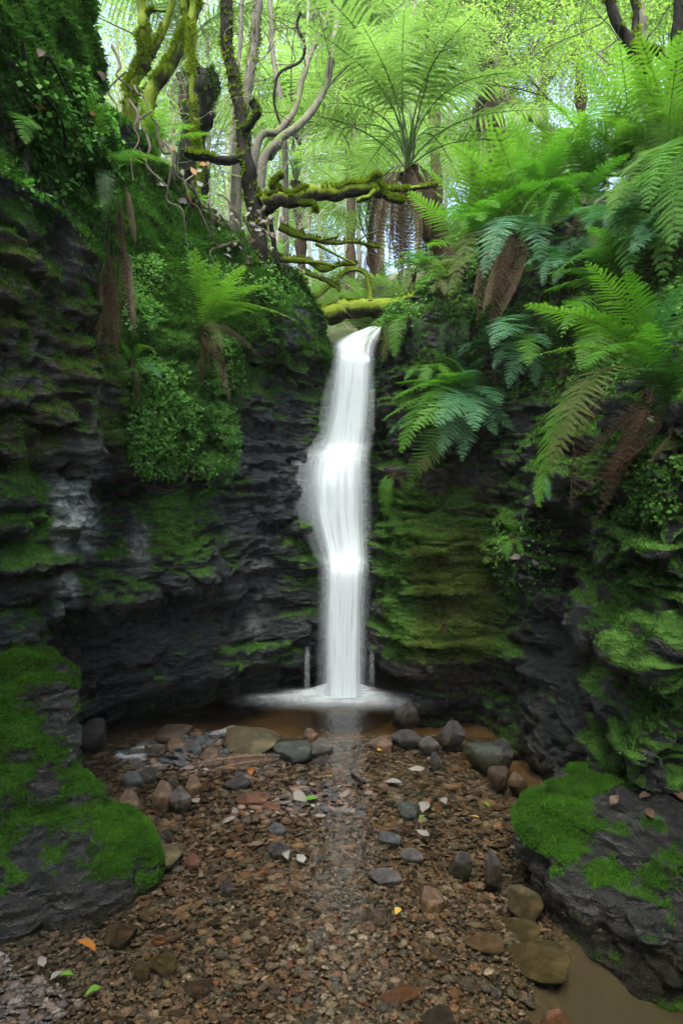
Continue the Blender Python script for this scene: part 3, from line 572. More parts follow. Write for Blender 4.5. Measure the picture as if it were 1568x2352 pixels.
HERO = [
 (580, 1742, 132, 80, 'olive', 'large yellowish mossy boulder behind the fallen brown fern frond', .8, .2),
 (680, 1748, 95, 58, 'green', 'smooth grey-green rock leaning against the yellowish boulder', .9, .3),
 (735, 1728, 62, 30, 'grey', 'grey rounded stone next to the grey-green rock'),
 (712, 1692, 38, 20, 'tan', 'small tan stone standing alone in the pool near the waterfall'),
 (395, 1712, 95, 52, 'brown', 'brown slab-like rock on top of the rubble near the left undercut'),
 (398, 1735, 50, 46, 'tan', 'pale tan angular rock in front of the brown slab rock'),
 (362, 1742, 42, 34, 'brown', 'dark brown rounded rock beside the pale tan angular rock'),
 (448, 1722, 48, 40, 'dark', 'dark wet rock right of the brown slab rock'),
 (205, 1718, 80, 80, 'dark', 'round black boulder in the shadow under the left wall'),
 (490, 1748, 46, 34, 'bluish', 'blue-grey wedge stone left of the yellowish boulder'),
 (455, 1738, 46, 22, 'tan', 'flat tan stone in the rubble beside the blue-grey wedge'),
 (300, 1798, 56, 34, 'bluish', 'smooth bluish stone near the small white foam patch'),
 (290, 1862, 62, 52, 'tan', 'rounded pinkish tan stone beside the left mossy rock'),
 (272, 1885, 36, 40, 'brown', 'brown stone wedged against the mossy rock below the pinkish one'),
 (370, 1828, 60, 36, 'tan', 'blocky tan stone in the middle of the left rubble'),
 (440, 1808, 44, 28, 'tan', 'light buff block among the left rubble'),
 (545, 1808, 58, 26, 'dark', 'dark flat stone in front of the fallen fern frond'),
 (410, 1838, 46, 34, 'grey', 'grey stone with a pale face in the left rubble'),
 (335, 1790, 58, 28, 'dark', 'black wet rock between the rubble and the foam patch'),
 (575, 1850, 78, 26, 'rust', 'long rusty red slab in the gravel below the fern frond'),
 (620, 1862, 58, 16, 'rust', 'thin orange slab at the end of the rusty red slab'),
 (375, 1978, 92, 40, 'olive', 'olive flat stone touching the toe of the left mossy rock'),
 (440, 1985, 34, 30, 'rust', 'orange-brown cube-like stone right of the olive flat stone'),
 (320, 1920, 70, 26, 'dark', 'dark slate slab lying just above the olive flat stone'),
 (635, 1912, 42, 30, 'bluish', 'dark blue-grey stone alone in the mid gravel'),
 (640, 1962, 52, 32, 'dark', 'dark grey angular stone below the blue-grey one'),
 (520, 2045, 34, 24, 'dark', 'small black stone in the gravel near the left pool edge'),
 (940, 1872, 56, 38, 'green', 'pale greenish flat-topped stone in the middle of the stream'),
 (895, 1932, 52, 24, 'bluish', 'dark blue slate stone in the middle gravel'),
 (1128, 1728, 110, 34, 'green', 'broad greenish wet rock close to the right wall'),
 (1150, 1732, 70, 36, 'dark', 'dark ridged rock in front of the greenish wet rock'),
 (935, 1700, 68, 26, 'dark', 'dark flat wedge stone in the pool right of the fall'),
 (985, 1712, 44, 28, 'grey', 'light grey stone beside the dark flat wedge'),
 (1040, 1690, 62, 36, 'dark', 'dark boulder in the shallows under the right wall'),
 (932, 1638, 56, 30, 'dark', 'black rock at the right end of the waterfall foam'),
 (875, 1712, 52, 20, 'tan', 'speckled tan stone in the shallows below the foam'),
 (1000, 1752, 28, 32, 'dark', 'small upright dark stone poking from the riffle'),
 (1150, 1778, 50, 28, 'brown', 'brown wet rock in the channel along the right wall'),
 (1190, 1792, 44, 24, 'tan', 'tan rounded stone right of the brown wet rock'),
 (1135, 1988, 44, 32, 'dark', 'pointed dark rock standing in the right channel'),
 (1060, 1982, 56, 20, 'dark', 'tilted dark slab left of the pointed rock'),
 (1235, 1938, 48, 34, 'brown', 'brown rock against the tip of the right mossy rock'),
 (1218, 2062, 84, 22, 'olive', 'smooth mossy oval stone awash in the right channel'),
 (1320, 2030, 88, 44, 'dark', 'oval dark stone lying on the edge of the right mossy rock'),
 (860, 2108, 96, 34, 'brown', 'brown loaf-shaped stone with a yellow leaf in the near gravel'),
 (990, 2072, 70, 24, 'tan', 'flat tan stone left of the near channel'),
 (945, 1972, 50, 26, 'grey', 'grey slab in the mid gravel above the tan flat stone'),
 (885, 2025, 66, 30, 'grey', 'broad grey stone in the near middle gravel'),
 (920, 2275, 92, 30, 'rust', 'rusty red flat stone under the near water'),
 (275, 2128, 84, 34, 'brown', 'brown oval stone under water below the left mossy rock'),
 (375, 2200, 74, 30, 'olive', 'olive flat stone in the near left shallows'),
 (325, 2218, 46, 28, 'olive', 'small olive stone left of the olive flat stone'),
 (455, 2262, 78, 26, 'brown', 'long brown stone under the near water'),
 (1010, 2325, 86, 34, 'dark', 'blurred dark stone at the bottom of the picture near the pool'),
 (1280, 2350, 120, 34, 'rust', 'orange flat stone at the bottom edge in the near pool'),
]
for hrow in HERO:
    near = hrow[1] > 2090
    hp = Pw(hrow[0], hrow[1]); sl = hrow[5]
    for w_ in (' behind', ' next', ' leaning', ' in ', ' on ', ' beside', ' at ', ' under', ' near', ' right of', ' left of', ' between', ' among', ' touching', ' with', ' standing', ' wedged', ' lying', ' alone', ' close', ' poking', ' awash', ' above', ' right', ' just'):
        sl = sl.split(w_)[0]
    HSPOT.append((hp.x, hp.y, sl))
    stone(hrow[0], hrow[1], hrow[2]*(.9 if near else 1), hrow[3]*(.45 if near else .68), *hrow[4:6], flat=1, sink=hrow[7] if len(hrow) > 7 else .55 if near else .38)
def sunk(dx, dy, z, w, h, d, col, label):
    p = Pw(dx, dy, z); s = p.y/F_D; o = ob('stone', big_stone[col][1]); o.location = (p.x, p.y, z-h*s); o.scale = (w*s/2, d*s/2, h*s); o.rotation_euler = (0, 0, .1)
    tag(o, label, 'stone', 'stones on the stream bed')
sunk(1245, 2172, -.06, 150, 26, 150, 'olive', 'large yellow-brown oval stone sunk in the near pool')
sunk(1200, 2110, -.05, 96, 22, 100, 'olive', 'greenish rounded stone under water above the yellow-brown oval one')
sunk(1110, 2150, -.04, 90, 16, 60, 'tan', 'pale buff slab under water left of the yellow-brown oval stone')
# ledge of wet rock along the foot of the right wall
# ~240 single pebbles (the ones that show largest), then the rest as one mass
PCOL = [('tan', 30), ('rust', 15), ('grey', 20), ('dark', 10), ('bluish', 9), ('pale', 7), ('brown', 22)]
pool = [k for k, n in PCOL for _ in range(n)]
KN = {'tan': 'buff', 'rust': 'rust-red', 'grey': 'grey', 'dark': 'black', 'bluish': 'blue-grey', 'pale': 'whitish', 'brown': 'brown'}
def in_stream(x, y):
    dx, dy = 784+x/y*F_D, 1176+CAM_Z/y*F_D
    if y > 4.7 or y < 1.86: return False
    lim = np.interp(dy, [1600, 1700, 1760, 1880, 1990, 2010, 2100, 2352], [560, 240, 200, 230, 330, 320, 10, -60]); rim = np.interp(dy, [1640, 1700, 1830, 1960, 2080, 2352], [1080, 1180, 1300, 1235, 1270, 1300])
    return lim < dx < rim
zones = [(-.75, 4.0, .55, .34, 115), (-.25, 3.35, .6, .35, 45), (.2, 3.2, .6, .7, 50), (.0, 2.4, .8, .5, 35)]
for cx, cy_, sx_, sy_, n in zones:
    k = 0
    while k < n:
        x, y = R.gauss(cx, sx_*.6), R.gauss(cy_, sy_*.6)
        if not in_stream(x, y): continue
        k += 1; col = R.choice(pool); s = R.uniform(.016, .036)*(1.7 if cy_ > 3.9 else 1); col = R.choice(('dark', 'grey', 'brown', 'bluish', 'tan', 'dark', 'grey')) if cy_ > 3.9 else col
        o = ob('pebble', R.choice(small_stone[col])); z = float(bed_z(x, y))
        o.scale = (s, s*R.uniform(.6, .95), s*R.uniform(.28, .5)); o.location = (x, y, z+s*.12); o.rotation_euler = (R.uniform(-.35, .35), R.uniform(-.35, .35), R.uniform(0, 6.28))
        hx_, hy_, hn = min(HSPOT, key=lambda h: (h[0]-x)**2+(h[1]-y)**2); dxx, dyy = x-hx_, y-hy_
        rel = ('just right of' if dxx > 0 else 'just left of') if abs(dxx) > abs(dyy) else ('in front of' if dyy < 0 else 'behind')
        sw = 'largish' if s > .042 else 'small' if s > .026 else 'tiny'
        tag(o, f'{sw} {KN[col]} stone {rel} the {hn}', 'stone', 'small loose stones on the stream bed')
# the mass of pebbles
def pebbles(n, smin, smax, ymin, ymax, seed):
    r = np.random.default_rng(seed); y = ymin*(ymax/ymin)**r.uniform(0, 1, n); x = r.uniform(-.62, .56, n)*y
    s = smin*(smax/smin)**(r.uniform(0, 1, n)**1.7)*np.clip(y/2.6, .75, 1.4)
    keep = np.array([in_stream(a, b) or (b < 2.6 and a < .75) for a, b in zip(x, y)]) & (bed_z(x, y) > -.13)
    sand = np.exp(-((x-.85)/.35)**2-((y-2.0)/.4)**2)
    keep &= r.uniform(0, 1, n) > sand*.93
    x, y, s = x[keep], y[keep], s[keep]; n = len(x)
    base = np.stack([chip(I0, q, 4, .2) for q in range(24)]); B = base[r.integers(0, 24, n)]
    S = np.stack([s*r.uniform(.8, 1.6, n), s*r.uniform(.55, 1.0, n), s*r.uniform(.16, .36, n)], -1); B = B*S[:, None]
    for ax, amp in (((1, 2), .3), ((0, 2), .3), ((0, 1), 6.3)):
        a = r.uniform(-amp, amp, n); c_, s_ = np.cos(a)[:, None], np.sin(a)[:, None]; p_, q_ = B[..., ax[0]].copy(), B[..., ax[1]].copy()
        B[..., ax[0]] = p_*c_-q_*s_; B[..., ax[1]] = p_*s_+q_*c_
    B += np.stack([x, y, bed_z(x, y)+s*.05], -1)[:, None]
    pal = np.array([(.22, .15, .105), (.27, .18, .12), (.17, .115, .085), (.24, .145, .09), (.20, .095, .06), (.20, .18, .12), (.28, .24, .20), (.19, .185, .175), (.20, .17, .155), (.12, .12, .118), (.09, .10, .105), (.36, .32, .29), (.06, .05, .047), (.10, .075, .055), (.26, .22, .18), (.15, .125, .10), (.24, .17, .145)])
    c = pal[r.integers(0, len(pal), n)]*r.uniform(.3, 1.1, (n, 1))
    left = sstep(-.5, -.95, x)*sstep(2.7, 2.2, y); g = c.mean(1, keepdims=True)*np.array([.8, .76, .74]); c = c*(1-.7*left[:, None])+g*.7*left[:, None]
    F = (F0[None]+np.arange(n)[:, None, None]*12).reshape(-1, 3)
    return B.reshape(-1, 3), F, np.repeat(c, 12, 0)
M['pebbles'] = stone_mat('pebbles', 'col', rough=.4, wet=.12)
J = Join()
for a in ((40000, .006, .015, 1.7, 4.9, 1), (6000, .012, .032, 1.7, 4.7, 2), (9000, .004, .009, 1.6, 2.9, 3)):
    V, F, c = pebbles(*a); J.add(V, F); J.A.append(c)
pb = J.build('pebbles', M['pebbles'], smooth=False)
tag(pb, 'countless small brown, tan and grey pebbles covering the stream bed', 'pebbles', kind='stuff')
# ------------------------------------------------------------------ fern fronds: chord along +X (length 1), upper side +Z
def frond_mesh(name, mats, pairs=24, pin=9, w=.2, arch=.15, stipe=.12, shape='lance', droop=.2, seed=0, curl=0.0, skew=1.0, lean=0.0, rach=.006, pw=.62, gap=.8):
    r = np.random.default_rng(seed)
    tt = np.linspace(0, 1, 60); xx = tt.copy(); zz = arch*np.sin(np.pi*tt**skew)
    yy = lean*np.sin(np.pi*tt)
    path = np.stack([xx, yy, zz], -1); T = np.gradient(path, axis=0); T /= np.linalg.norm(T, axis=1, keepdims=True)
    u = (np.arange(pairs)+.5)/pairs; t = stipe+(1-stipe)*u**.93
    ip = lambda A: np.stack([np.interp(t, tt, A[:, k]) for k in range(3)], -1)
    p0, T0 = ip(path), ip(T); B = np.cross([0, 0, 1.], T0); B /= np.linalg.norm(B, axis=1, keepdims=True); N = np.cross(T0, B)
    if shape == 'lance': wl = (u+.10)**.55*(1-u+.02)**.8; wl = w*wl/wl.max()
    elif shape == 'tri': wl = w*np.minimum(1, u*5+.55)*(1-u+.03)**.85
    else: wl = w*np.minimum(1, (u*3+.25))*np.minimum(1, ((1-u)*2.2+.05)**.8)
    PV, PF, A = [], [], []
    V0, F0_ = tube(path[::3], np.linspace(rach, rach*.3, 20), 4, False); J = Join(); J.add(V0, F0_, .12)
    for side in (-1, 1):
        l = wl*r.uniform(.88, 1.1, pairs); a = np.radians(82-34*u+r.normal(0, 4, pairs))
        D = np.cos(a)[:, None]*T0+side*np.sin(a)[:, None]*B
        D += N*(r.normal(0, .07, pairs)+.10-curl*.6)[:, None]; D /= np.linalg.norm(D, axis=1, keepdims=True)
        Q = np.cross(N, D)                      # across the pinna, in the frond's plane
        Nn = np.cross(D, Q)
        npn = pin
        s = (np.arange(npn)+.45)/npn
        dr = droop*r.uniform(.6, 1.5, pairs)
        pos = p0[:, None]+D[:, None]*(l[:, None]*s[None])[..., None]-Nn[:, None]*(dr[:, None]*l[:, None]*s[None]**2)[..., None]
        if curl: pos = pos-np.array([0, 0, 1.])*(curl*l[:, None]*s[None]**1.5)[..., None]
        tap = (1-s)**.6*.9+.12
        pl = np.minimum(l[:, None]*.45, pw*(1-stipe)/pairs)*tap[None]*r.uniform(.85, 1.15, (pairs, npn)); pwid = (l/npn)[:, None]*gap*np.ones((1, npn))
        for sd in (-1, 1):
            d2 = (D[:, None]*.45+sd*Q[:, None]*.9); d2 = d2-Nn[:, None]*(.18+.5*curl); d2 = d2/np.linalg.norm(d2, axis=-1, keepdims=True)
            b = pos; tip = pos+d2*pl[..., None]; mid = pos+d2*(pl*.5)[..., None]
            e = D[:, None]*pwid[..., None]
            quad = np.stack([b-e*.35, mid-e*.5, tip, mid+e*.5], 2).reshape(-1, 3)
            n = len(quad)//4
            F = np.arange(n*4).reshape(-1, 4)
            if sd*side > 0: F = F[:, ::-1]
            va = np.repeat(np.clip(.45+.3*(r.uniform(0, 1, pairs)-.5)[:, None]+.25*(s[None]-.5)+.2*(u-.5)[:, None], 0, 1).ravel(), 4)
            J.add(quad, F, va)
        # pinna midribs with end leaflet
        e0 = p0; e1 = p0+D*l[:, None]*1.04-Nn*(dr*l)[:, None]
        if curl: e1 = e1-np.array([0, 0, 1.])*(curl*l)[:, None]
        wq = Q*(l*.02+.0015)[:, None]; m_ = (e0+e1)/2+Nn*(dr*l*.25)[:, None]
        if curl: m_ = m_+np.array([0, 0, 1.])*(curl*l*.15)[:, None]
        quad = np.stack([e0-wq, m_-wq, m_+wq, e0+wq], 1).reshape(-1, 3); J.add(quad, np.arange(len(quad)).reshape(-1, 4), .3)
        quad = np.stack([m_-wq, e1, m_+wq], 1).reshape(-1, 3); J.add(quad, np.arange(len(quad)).reshape(-1, 3), .4)
    me = J.build(name, mats, smooth=False, link=False, aname='var'); return me
M['fern_bright'] = leaf_mat('fern_bright', (.045, .15, .012), (.10, .27, .022), .45)
M['fern_lime'] = leaf_mat('fern_lime', (.08, .19, .018), (.17, .33, .045), .5)
M['fern_blue'] = leaf_mat('fern_blue_green', (.036, .13, .055), (.085, .22, .10), .35, .42, .4)
M['fern_dark'] = leaf_mat('fern_dark', (.014, .05, .01), (.035, .10, .018), .3)
M['fern_olive'] = leaf_mat('fern_olive', (.06, .085, .016), (.12, .15, .035), .4)
M['fern_tree'] = leaf_mat('tree_fern', (.10, .18, .055), (.22, .32, .12), .58, .42, .5)
M['fern_dead'] = leaf_mat('dead_fern', (.03, .019, .011), (.10, .064, .038), .25, .8, .2, (1, .9, .7))
M['fern_tan'] = leaf_mat('dry_fern', (.10, .07, .045), (.22, .155, .105), .25, .8, .2, (1, .9, .7))
FR = {}
def fset(key, matkey, **kw):
    FR[key] = [frond_mesh('frond_shape', M[matkey], arch=a, seed=k+len(key), **kw) for k, a in enumerate((.06, .16, .28, .40))]
for mk_ in ('bright', 'lime', 'blue', 'dark', 'olive'):
    fset('lance_'+mk_, 'fern_'+mk_, pairs=26, pin=12, w=.18, shape='lance', droop=.2, skew=.8)
    fset('tri_'+mk_, 'fern_'+mk_, pairs=18, pin=14, w=.26, shape='tri', stipe=.2, droop=.25, skew=.8)
fset('long_bright', 'fern_bright', pairs=30, pin=10, w=.145, shape='long', stipe=.1, droop=.15, skew=.85, pw=.42)
fset('long_lime', 'fern_lime', pairs=30, pin=10, w=.15, shape='long', stipe=.1, droop=.15, skew=.85, pw=.42)
fset('long_blue', 'fern_blue', pairs=30, pin=10, w=.14, shape='long', stipe=.1, droop=.2, skew=.85, pw=.42)
fset('tree', 'fern_tree', pairs=24, pin=13, w=.20, shape='lance', stipe=.34, droop=.3, skew=.75, rach=.0065)
fset('dead', 'fern_dead', pairs=24, pin=7, w=.062, shape='long', stipe=.1, droop=.5, curl=.5, skew=.8, pw=.7)
fset('tan', 'fern_tan', pairs=26, pin=8, w=.075, shape='lance', stipe=.1, droop=.6, curl=.45, skew=.8, pw=.7)
def frond(parent, root, tip, key='lance_bright', arch=1, up=None, name='frond', roll=0.0):
    root = Vector(root); tip = Vector(tip); X = tip-root; L = X.length; X.normalize()
    U = Vector(up) if up is not None else Vector((0, 0, 1))
    if abs(X.dot(U)) > .96: U = U+Vector((-.6*X.x+.2, -.9, .1))
    Z = (U-X*U.dot(X)).normalized(); Y = Z.cross(X)
    if roll: Z = (Z*math.cos(roll)+Y*math.sin(roll)).normalized(); Y = Z.cross(X)
    o = ob(name, FR[key][arch], parent)
    Mx = Matrix((X*L, Y*L, Z*L)).transposed().to_4x4(); Mx.translation = root-(parent.location if parent else Vector())
    o.matrix_local = Mx; return o
def crown(parent, root, length, stub=.05, mat=None):
    J = Join()
    for k in range(7):
        a = R.uniform(0, 6.28); d = Vector((math.cos(a)*.5, math.sin(a)*.5, .8)); q = root+d*stub
        V, F = tube([root-Vector((0, 0, stub*.6)), root+d*stub*.5, q], [stub*.28, stub*.2, stub*.06], 5); J.add(V, F, .3)
    o = J.build('rootstock', M['fern_dead'], parent, aname='var'); return inv(o)
def fern(label, root, tips, group=None, dead=(), surf=True, name='fern', Y=None, which=None):
    """root: (dx, dy); tips: (dx, dy, dY, key, arch[, up])"""
    if Y is None: p, n = hit(*root, which=which or (0, 1, 2, 3)); p = p+n*.01
    else: p = P(*root, Y)
    t = thing(name, label, 'fern', p, group)
    crown(t, p, .1)
    for tp in tips:
        q = P(tp[0], tp[1], p.y+tp[2]); frond(t, p+Vector((R.uniform(-.01, .01), R.uniform(-.01, .01), R.uniform(-.01, .01))), q, tp[3], tp[4], tp[5] if len(tp) > 5 else None, roll=R.uniform(-.15, .15))
    for d in dead:
        q = P(d[0], d[1], p.y+d[2]); frond(t, p, q, d[3] if len(d) > 3 else 'dead', d[4] if len(d) > 4 else R.choice((0, 1, 1, 2)), (0, -1, .3), 'dead_frond', roll=R.uniform(-1.3, 1.3))
    return t
def fern_ring(label, p, n, L, key, elev=(.3, 1.1), group=None, arch=(1, 2, 3), az=(0, 6.283), dead=0, name='fern', stub=.05):
    p = Vector(p); t = thing(name, label, 'fern', p, group); crown(t, p, .1, stub)
    for k in range(n):
        a = az[0]+(az[1]-az[0])*(k+R.uniform(.2, .8))/n; e = R.uniform(*elev); l = L*R.uniform(.75, 1.1)
        q = p+Vector((math.cos(a)*math.cos(e), math.sin(a)*math.cos(e), math.sin(e)))*l
        frond(t, p, q, key if isinstance(key, str) else R.choice(key), R.choice(arch), roll=R.uniform(-.2, .2))
    for k in range(dead):
        a = R.uniform(0, 6.28); q = p+Vector((math.cos(a)*.35*L, math.sin(a)*.35*L-.1*L, -L*R.uniform(.5, .9)))
        frond(t, p, q, 'dead', 1, (0, -1, .3), 'dead_frond')
    return t
# --- right bank, near
fern('big bright green fern on the right wall with long arching fronds and brown dead ones', (1500, 880), [
 (1205, 700, -.10, 'lance_lime', 1), (1170, 836, -.15, 'long_lime', 1), (1345, 600, -.25, 'long_lime', 1), (1290, 690, -.05, 'lance_bright', 1), (1236, 1165, -.20, 'lance_bright', 2), (1262, 1080, -.28, 'lance_olive', 2),
 (1440, 620, -.2, 'lance_bright', 1), (1560, 660, -.3, 'lance_blue', 2), (1490, 740, -.35, 'lance_bright', 0), (1600, 760, -.2, 'lance_blue', 2), (1330, 850, -.25, 'lance_bright', 2)],
 dead=[(1360, 1210, -.2), (1310, 1190, -.25, 'dead', 2), (1290, 1160, -.22), (1330, 1060, -.3), (1400, 1100, -.3), (1375, 1150, -.25)])
fern('blue-green fern with broad spreading fronds just right of the waterfall', (1070, 930), [
 (905, 880, -.3, 'tri_bright', 1), (880, 965, -.35, 'lance_bright', 1), (890, 1000, -.3, 'lance_blue', 1), (925, 850, -.1, 'lance_blue', 1), (1010, 1045, -.5, 'tri_blue', 1, (0, -1, .6)), (1060, 1060, -.45, 'tri_blue', 1, (0, -1, .7)), (965, 1085, -.35, 'lance_olive', 1, (0, -1, .5)),
 (1120, 905, -.45, 'tri_blue', 1), (1180, 990, -.4, 'tri_blue', 1, (0, -1, .6)), (1235, 985, -.3, 'tri_blue', 2), (985, 800, -.1, 'lance_bright', 1), (1040, 800, -.2, 'lance_blue', 1), (1110, 820, -.3, 'lance_blue', 2), (960, 930, -.5, 'tri_bright', 1), (1140, 1000, -.5, 'tri_blue', 1, (0, -1, .6)), (930, 1130, -.25, 'long_bright', 2, (0, -1, .4)), (900, 920, -.6, 'tri_bright', 1), (950, 990, -.65, 'tri_bright', 1, (0, -1, .9)), (1000, 980, -.75, 'tri_blue', 1, (0, -1, .9)), (1090, 990, -.75, 'tri_blue', 1, (0, -1, .8)), (1150, 930, -.7, 'tri_blue', 1), (1010, 860, -.6, 'tri_bright', 1), (1080, 850, -.6, 'tri_blue', 1), (920, 1040, -.5, 'lance_bright', 2)],
 dead=[(975, 1120, -.15), (1005, 1180, -.1), (990, 1090, -.2)])
fern('blue-green fern between the hanging dead fronds and the big bright fern', (1200, 790), [
 (1110, 760, -.3, 'tri_blue', 1), (1130, 850, -.3, 'tri_blue', 1), (1230, 890, -.35, 'tri_blue', 1, (0, -1, .7)), (1165, 890, -.4, 'tri_blue', 1, (0, -1, .6)), (1160, 700, -.1, 'tri_blue', 1), (1260, 720, -.2, 'tri_dark', 1), (1225, 690, -.2, 'lance_blue', 2), (1150, 780, -.6, 'tri_blue', 1), (1210, 840, -.6, 'tri_bright', 1, (0, -1, .8)), (1130, 800, -.55, 'tri_blue', 2), (1260, 800, -.5, 'tri_blue', 1)])
fern('fern with pale blue-green fronds draped over the right bank edge', (1185, 548), Y=4.75, tips=[
 (1010, 590, -.2, 'lance_olive', 1), (1030, 690, -.35, 'tri_olive', 2), (1110, 640, -.5, 'tri_blue', 2), (1130, 600, -.5, 'tri_blue', 2), (1090, 530, -.3, 'lance_blue', 1), (1300, 500, -.3, 'lance_blue', 1), (1320, 530, -.4, 'tri_blue', 2), (1250, 620, -.5, 'tri_blue', 2), (1050, 545, -.1, 'lance_bright', 1)],
 dead=[(1095, 760, -.4), (1120, 790, -.42), (1108, 720, -.45, 'tan', 1), (1140, 740, -.42, 'tan', 1), (1085, 690, -.4, 'tan', 1), (1128, 690, -.42), (1150, 680, -.4, 'tan')])
fern('small dark fern beside the right lip of the waterfall', (935, 735), [
 (835, 815, -.25, 'long_bright', 2), (870, 740, -.2, 'lance_bright', 1), (880, 830, -.2, 'lance_olive', 2), (905, 820, -.25, 'lance_bright', 2), (850, 770, -.2, 'lance_bright', 1), (920, 690, -.05, 'lance_lime', 1), (960, 800, -.2, 'lance_dark', 2)])
fern('fern hanging from the dark overhang at the upper right edge', (1545, 470), [
 (1410, 545, -.4, 'lance_bright', 2), (1440, 630, -.45, 'lance_bright', 2), (1480, 560, -.4, 'lance_bright', 1), (1420, 450, -.3, 'long_lime', 1), (1500, 350, -.2, 'lance_bright', 1), (1600, 600, -.5, 'lance_bright', 2), (1520, 650, -.5, 'tri_bright', 2)],
 dead=[(1440, 640, -.3), (1470, 660, -.3), (1410, 600, -.2)])
fern('fern with long fronds reaching in from the right frame edge', (1620, 420), [
 (1430, 400, -.5, 'long_lime', 1), (1480, 480, -.6, 'long_bright', 2), (1400, 490, -.4, 'lance_lime', 2), (1545, 560, -.6, 'lance_bright', 2)])
fern('dark dead fern clump hanging under the right bank', (1310, 560), [(1290, 640, -.2, 'tri_blue', 2), (1360, 660, -.3, 'tri_blue', 2), (1345, 580, -.3, 'lance_blue', 1), (1250, 560, -.2, 'tri_dark', 1)],
 dead=[(1290, 720, -.1), (1340, 740, -.15), (1380, 720, -.15), (1320, 690, -.2), (1400, 690, -.1), (1260, 700, -.1)])
fern('little fern on the leaf-littered ledge of the right wall', (1180, 1240), [(1150, 1190, -.1, 'lance_bright', 1), (1205, 1195, -.1, 'lance_bright', 1), (1140, 1250, -.12, 'tri_bright', 1), (1200, 1280, -.15, 'tri_bright', 1), (1165, 1290, -.12, 'lance_bright', 2)])
fern('tiny pale fern growing alone on the olive rock face', (1020, 1445), [(998, 1448, -.05, 'lance_bright', 1), (1040, 1450, -.05, 'lance_bright', 1), (1018, 1425, -.03, 'lance_bright', 1)])
fern('narrow fern dangling by the waterfall below the blue-green fern', (905, 1090), [(875, 1165, -.1, 'long_bright', 2), (890, 1185, -.1, 'lance_bright', 2), (925, 1140, -.1, 'lance_olive', 2), (880, 1120, -.1, 'long_bright', 2)])
fern('small fern under the big fern, near its dead fronds', (1245, 1090), [(1235, 1160, -.1, 'lance_bright', 1), (1260, 1150, -.1, 'lance_blue', 1), (1280, 1100, -.1, 'lance_bright', 1)])
# --- more fronds spilling down the right bank
MORE = [(1010, 660, .32, 'lance_olive', 'small olive fern on the rim near the forked dead branch'), (1040, 760, .30, 'tri_dark', 'dark fern in the hollow under the hanging tan fronds'), (1290, 650, .42, 'tri_blue', 'blue-green fern in the shade of the dead clump'), (1345, 480, .5, 'lance_bright', 'fern arching from the bank top above the dead clump'),
 (1400, 560, .45, 'tri_blue', 'bluish fern right of the dead clump'), (1450, 690, .5, 'lance_bright', 'green fern between the overhang and the big bright fern'), (1380, 760, .45, 'tri_bright', 'fern behind the upper fronds of the big bright fern'), (1300, 830, .4, 'tri_dark', 'dark fern behind the left fronds of the big bright fern'),
 (1540, 600, .55, 'lance_blue', 'blue-green fern at the right edge above the big bright fern'), (1550, 1000, .35, 'lance_dark', 'dark small fern at the right edge below the big bright fern'), (1240, 480, .5, 'lance_bright', 'feathery fern at the crest above the draped blue-green one'), (1160, 640, .4, 'tri_blue', 'blue-green fern below the draped one'), (985, 860, .3, 'lance_bright', 'small bright fern left of the broad blue-green fern'),
 (1130, 830, .35, 'tri_blue', 'bluish fern above the broad blue-green fern'), (1440, 420, .6, 'lance_lime', 'bright fern on the crest below the crooked trunk'), (1500, 540, .5, 'lance_lime', 'bright fern at the lip of the overhang'), (1100, 560, .45, 'lance_bright', 'green fern beside the hanging tan fronds'), (950, 640, .3, 'tri_bright', 'little fern on the right rim close to the fall')]
for dx, dy, L, key, lab in MORE:
    p, n = hit(dx, dy, 4.8, (1,)); 
    t = thing('fern', lab, 'fern', p+n*.02, 'ferns on the right bank'); crown(t, p+n*.02, .1, .04); base = p+n*.02
    for k in range(9):
        a = R.uniform(-1.3, 1.3); d = (n*R.uniform(.6, 1.1)+Vector((math.sin(a)*.9, 0, 0))+Vector((0, -.2, R.uniform(-.45, .75)))).normalized()
        frond(t, base, base+d*L*R.uniform(.75, 1.15), key, R.choice((1, 2, 2, 3)), roll=R.uniform(-.25, .25))
    for k in range(2):
        frond(t, base, base+n*.1+Vector((R.uniform(-.1, .1), -.05, -L*R.uniform(.5, .8))), 'dead', 1, (0, -1, .3), 'dead_frond')
# --- left wall
fern('fern on the left wall with one long frond pointing at the waterfall', (462, 762), [
 (448, 568, -.35, 'long_lime', 1), (690, 742, -.45, 'long_lime', 1), (620, 655, -.4, 'long_lime', 1), (560, 610, -.45, 'lance_lime', 0), (500, 600, -.4, 'long_lime', 0), (590, 700, -.35, 'lance_lime', 1), (540, 650, -.15, 'lance_bright', 1), (430, 660, -.1, 'lance_dark', 1), (510, 800, -.25, 'lance_olive', 2)],
 dead=[(465, 895, -.1), (510, 900, -.15), (530, 925, -.12, 'tan', 1), (490, 860, -.1), (600, 820, -.1, 'tan', 2), (540, 860, -.12)])
fern('bright upright fern high on the mossy left bank', (235, 395), [(178, 190, -.15, 'lance_bright', 0, (.3, -1, 0)), (205, 215, -.25, 'lance_lime', 0, (.2, -1, 0)), (245, 235, -.2, 'lance_bright', 1, (-.3, -1, 0)), (412, 385, -.2, 'long_lime', 1), (320, 345, -.1, 'lance_blue', 1), (290, 360, -.2, 'lance_bright', 1), (240, 480, -.15, 'lance_dark', 2)],
 dead=[(285, 500, .1), (300, 540, .1), (250, 470, .05)])
fern('dark fern at the left picture edge on the mossy bank', (25, 300), [(85, 296, -.2, 'lance_bright', 1), (10, 240, -.1, 'lance_dark', 1), (45, 260, -.15, 'lance_dark', 1), (-30, 290, -.1, 'lance_bright', 1), (60, 330, -.2, 'lance_bright', 2)], dead=[(30, 350, -.1)])
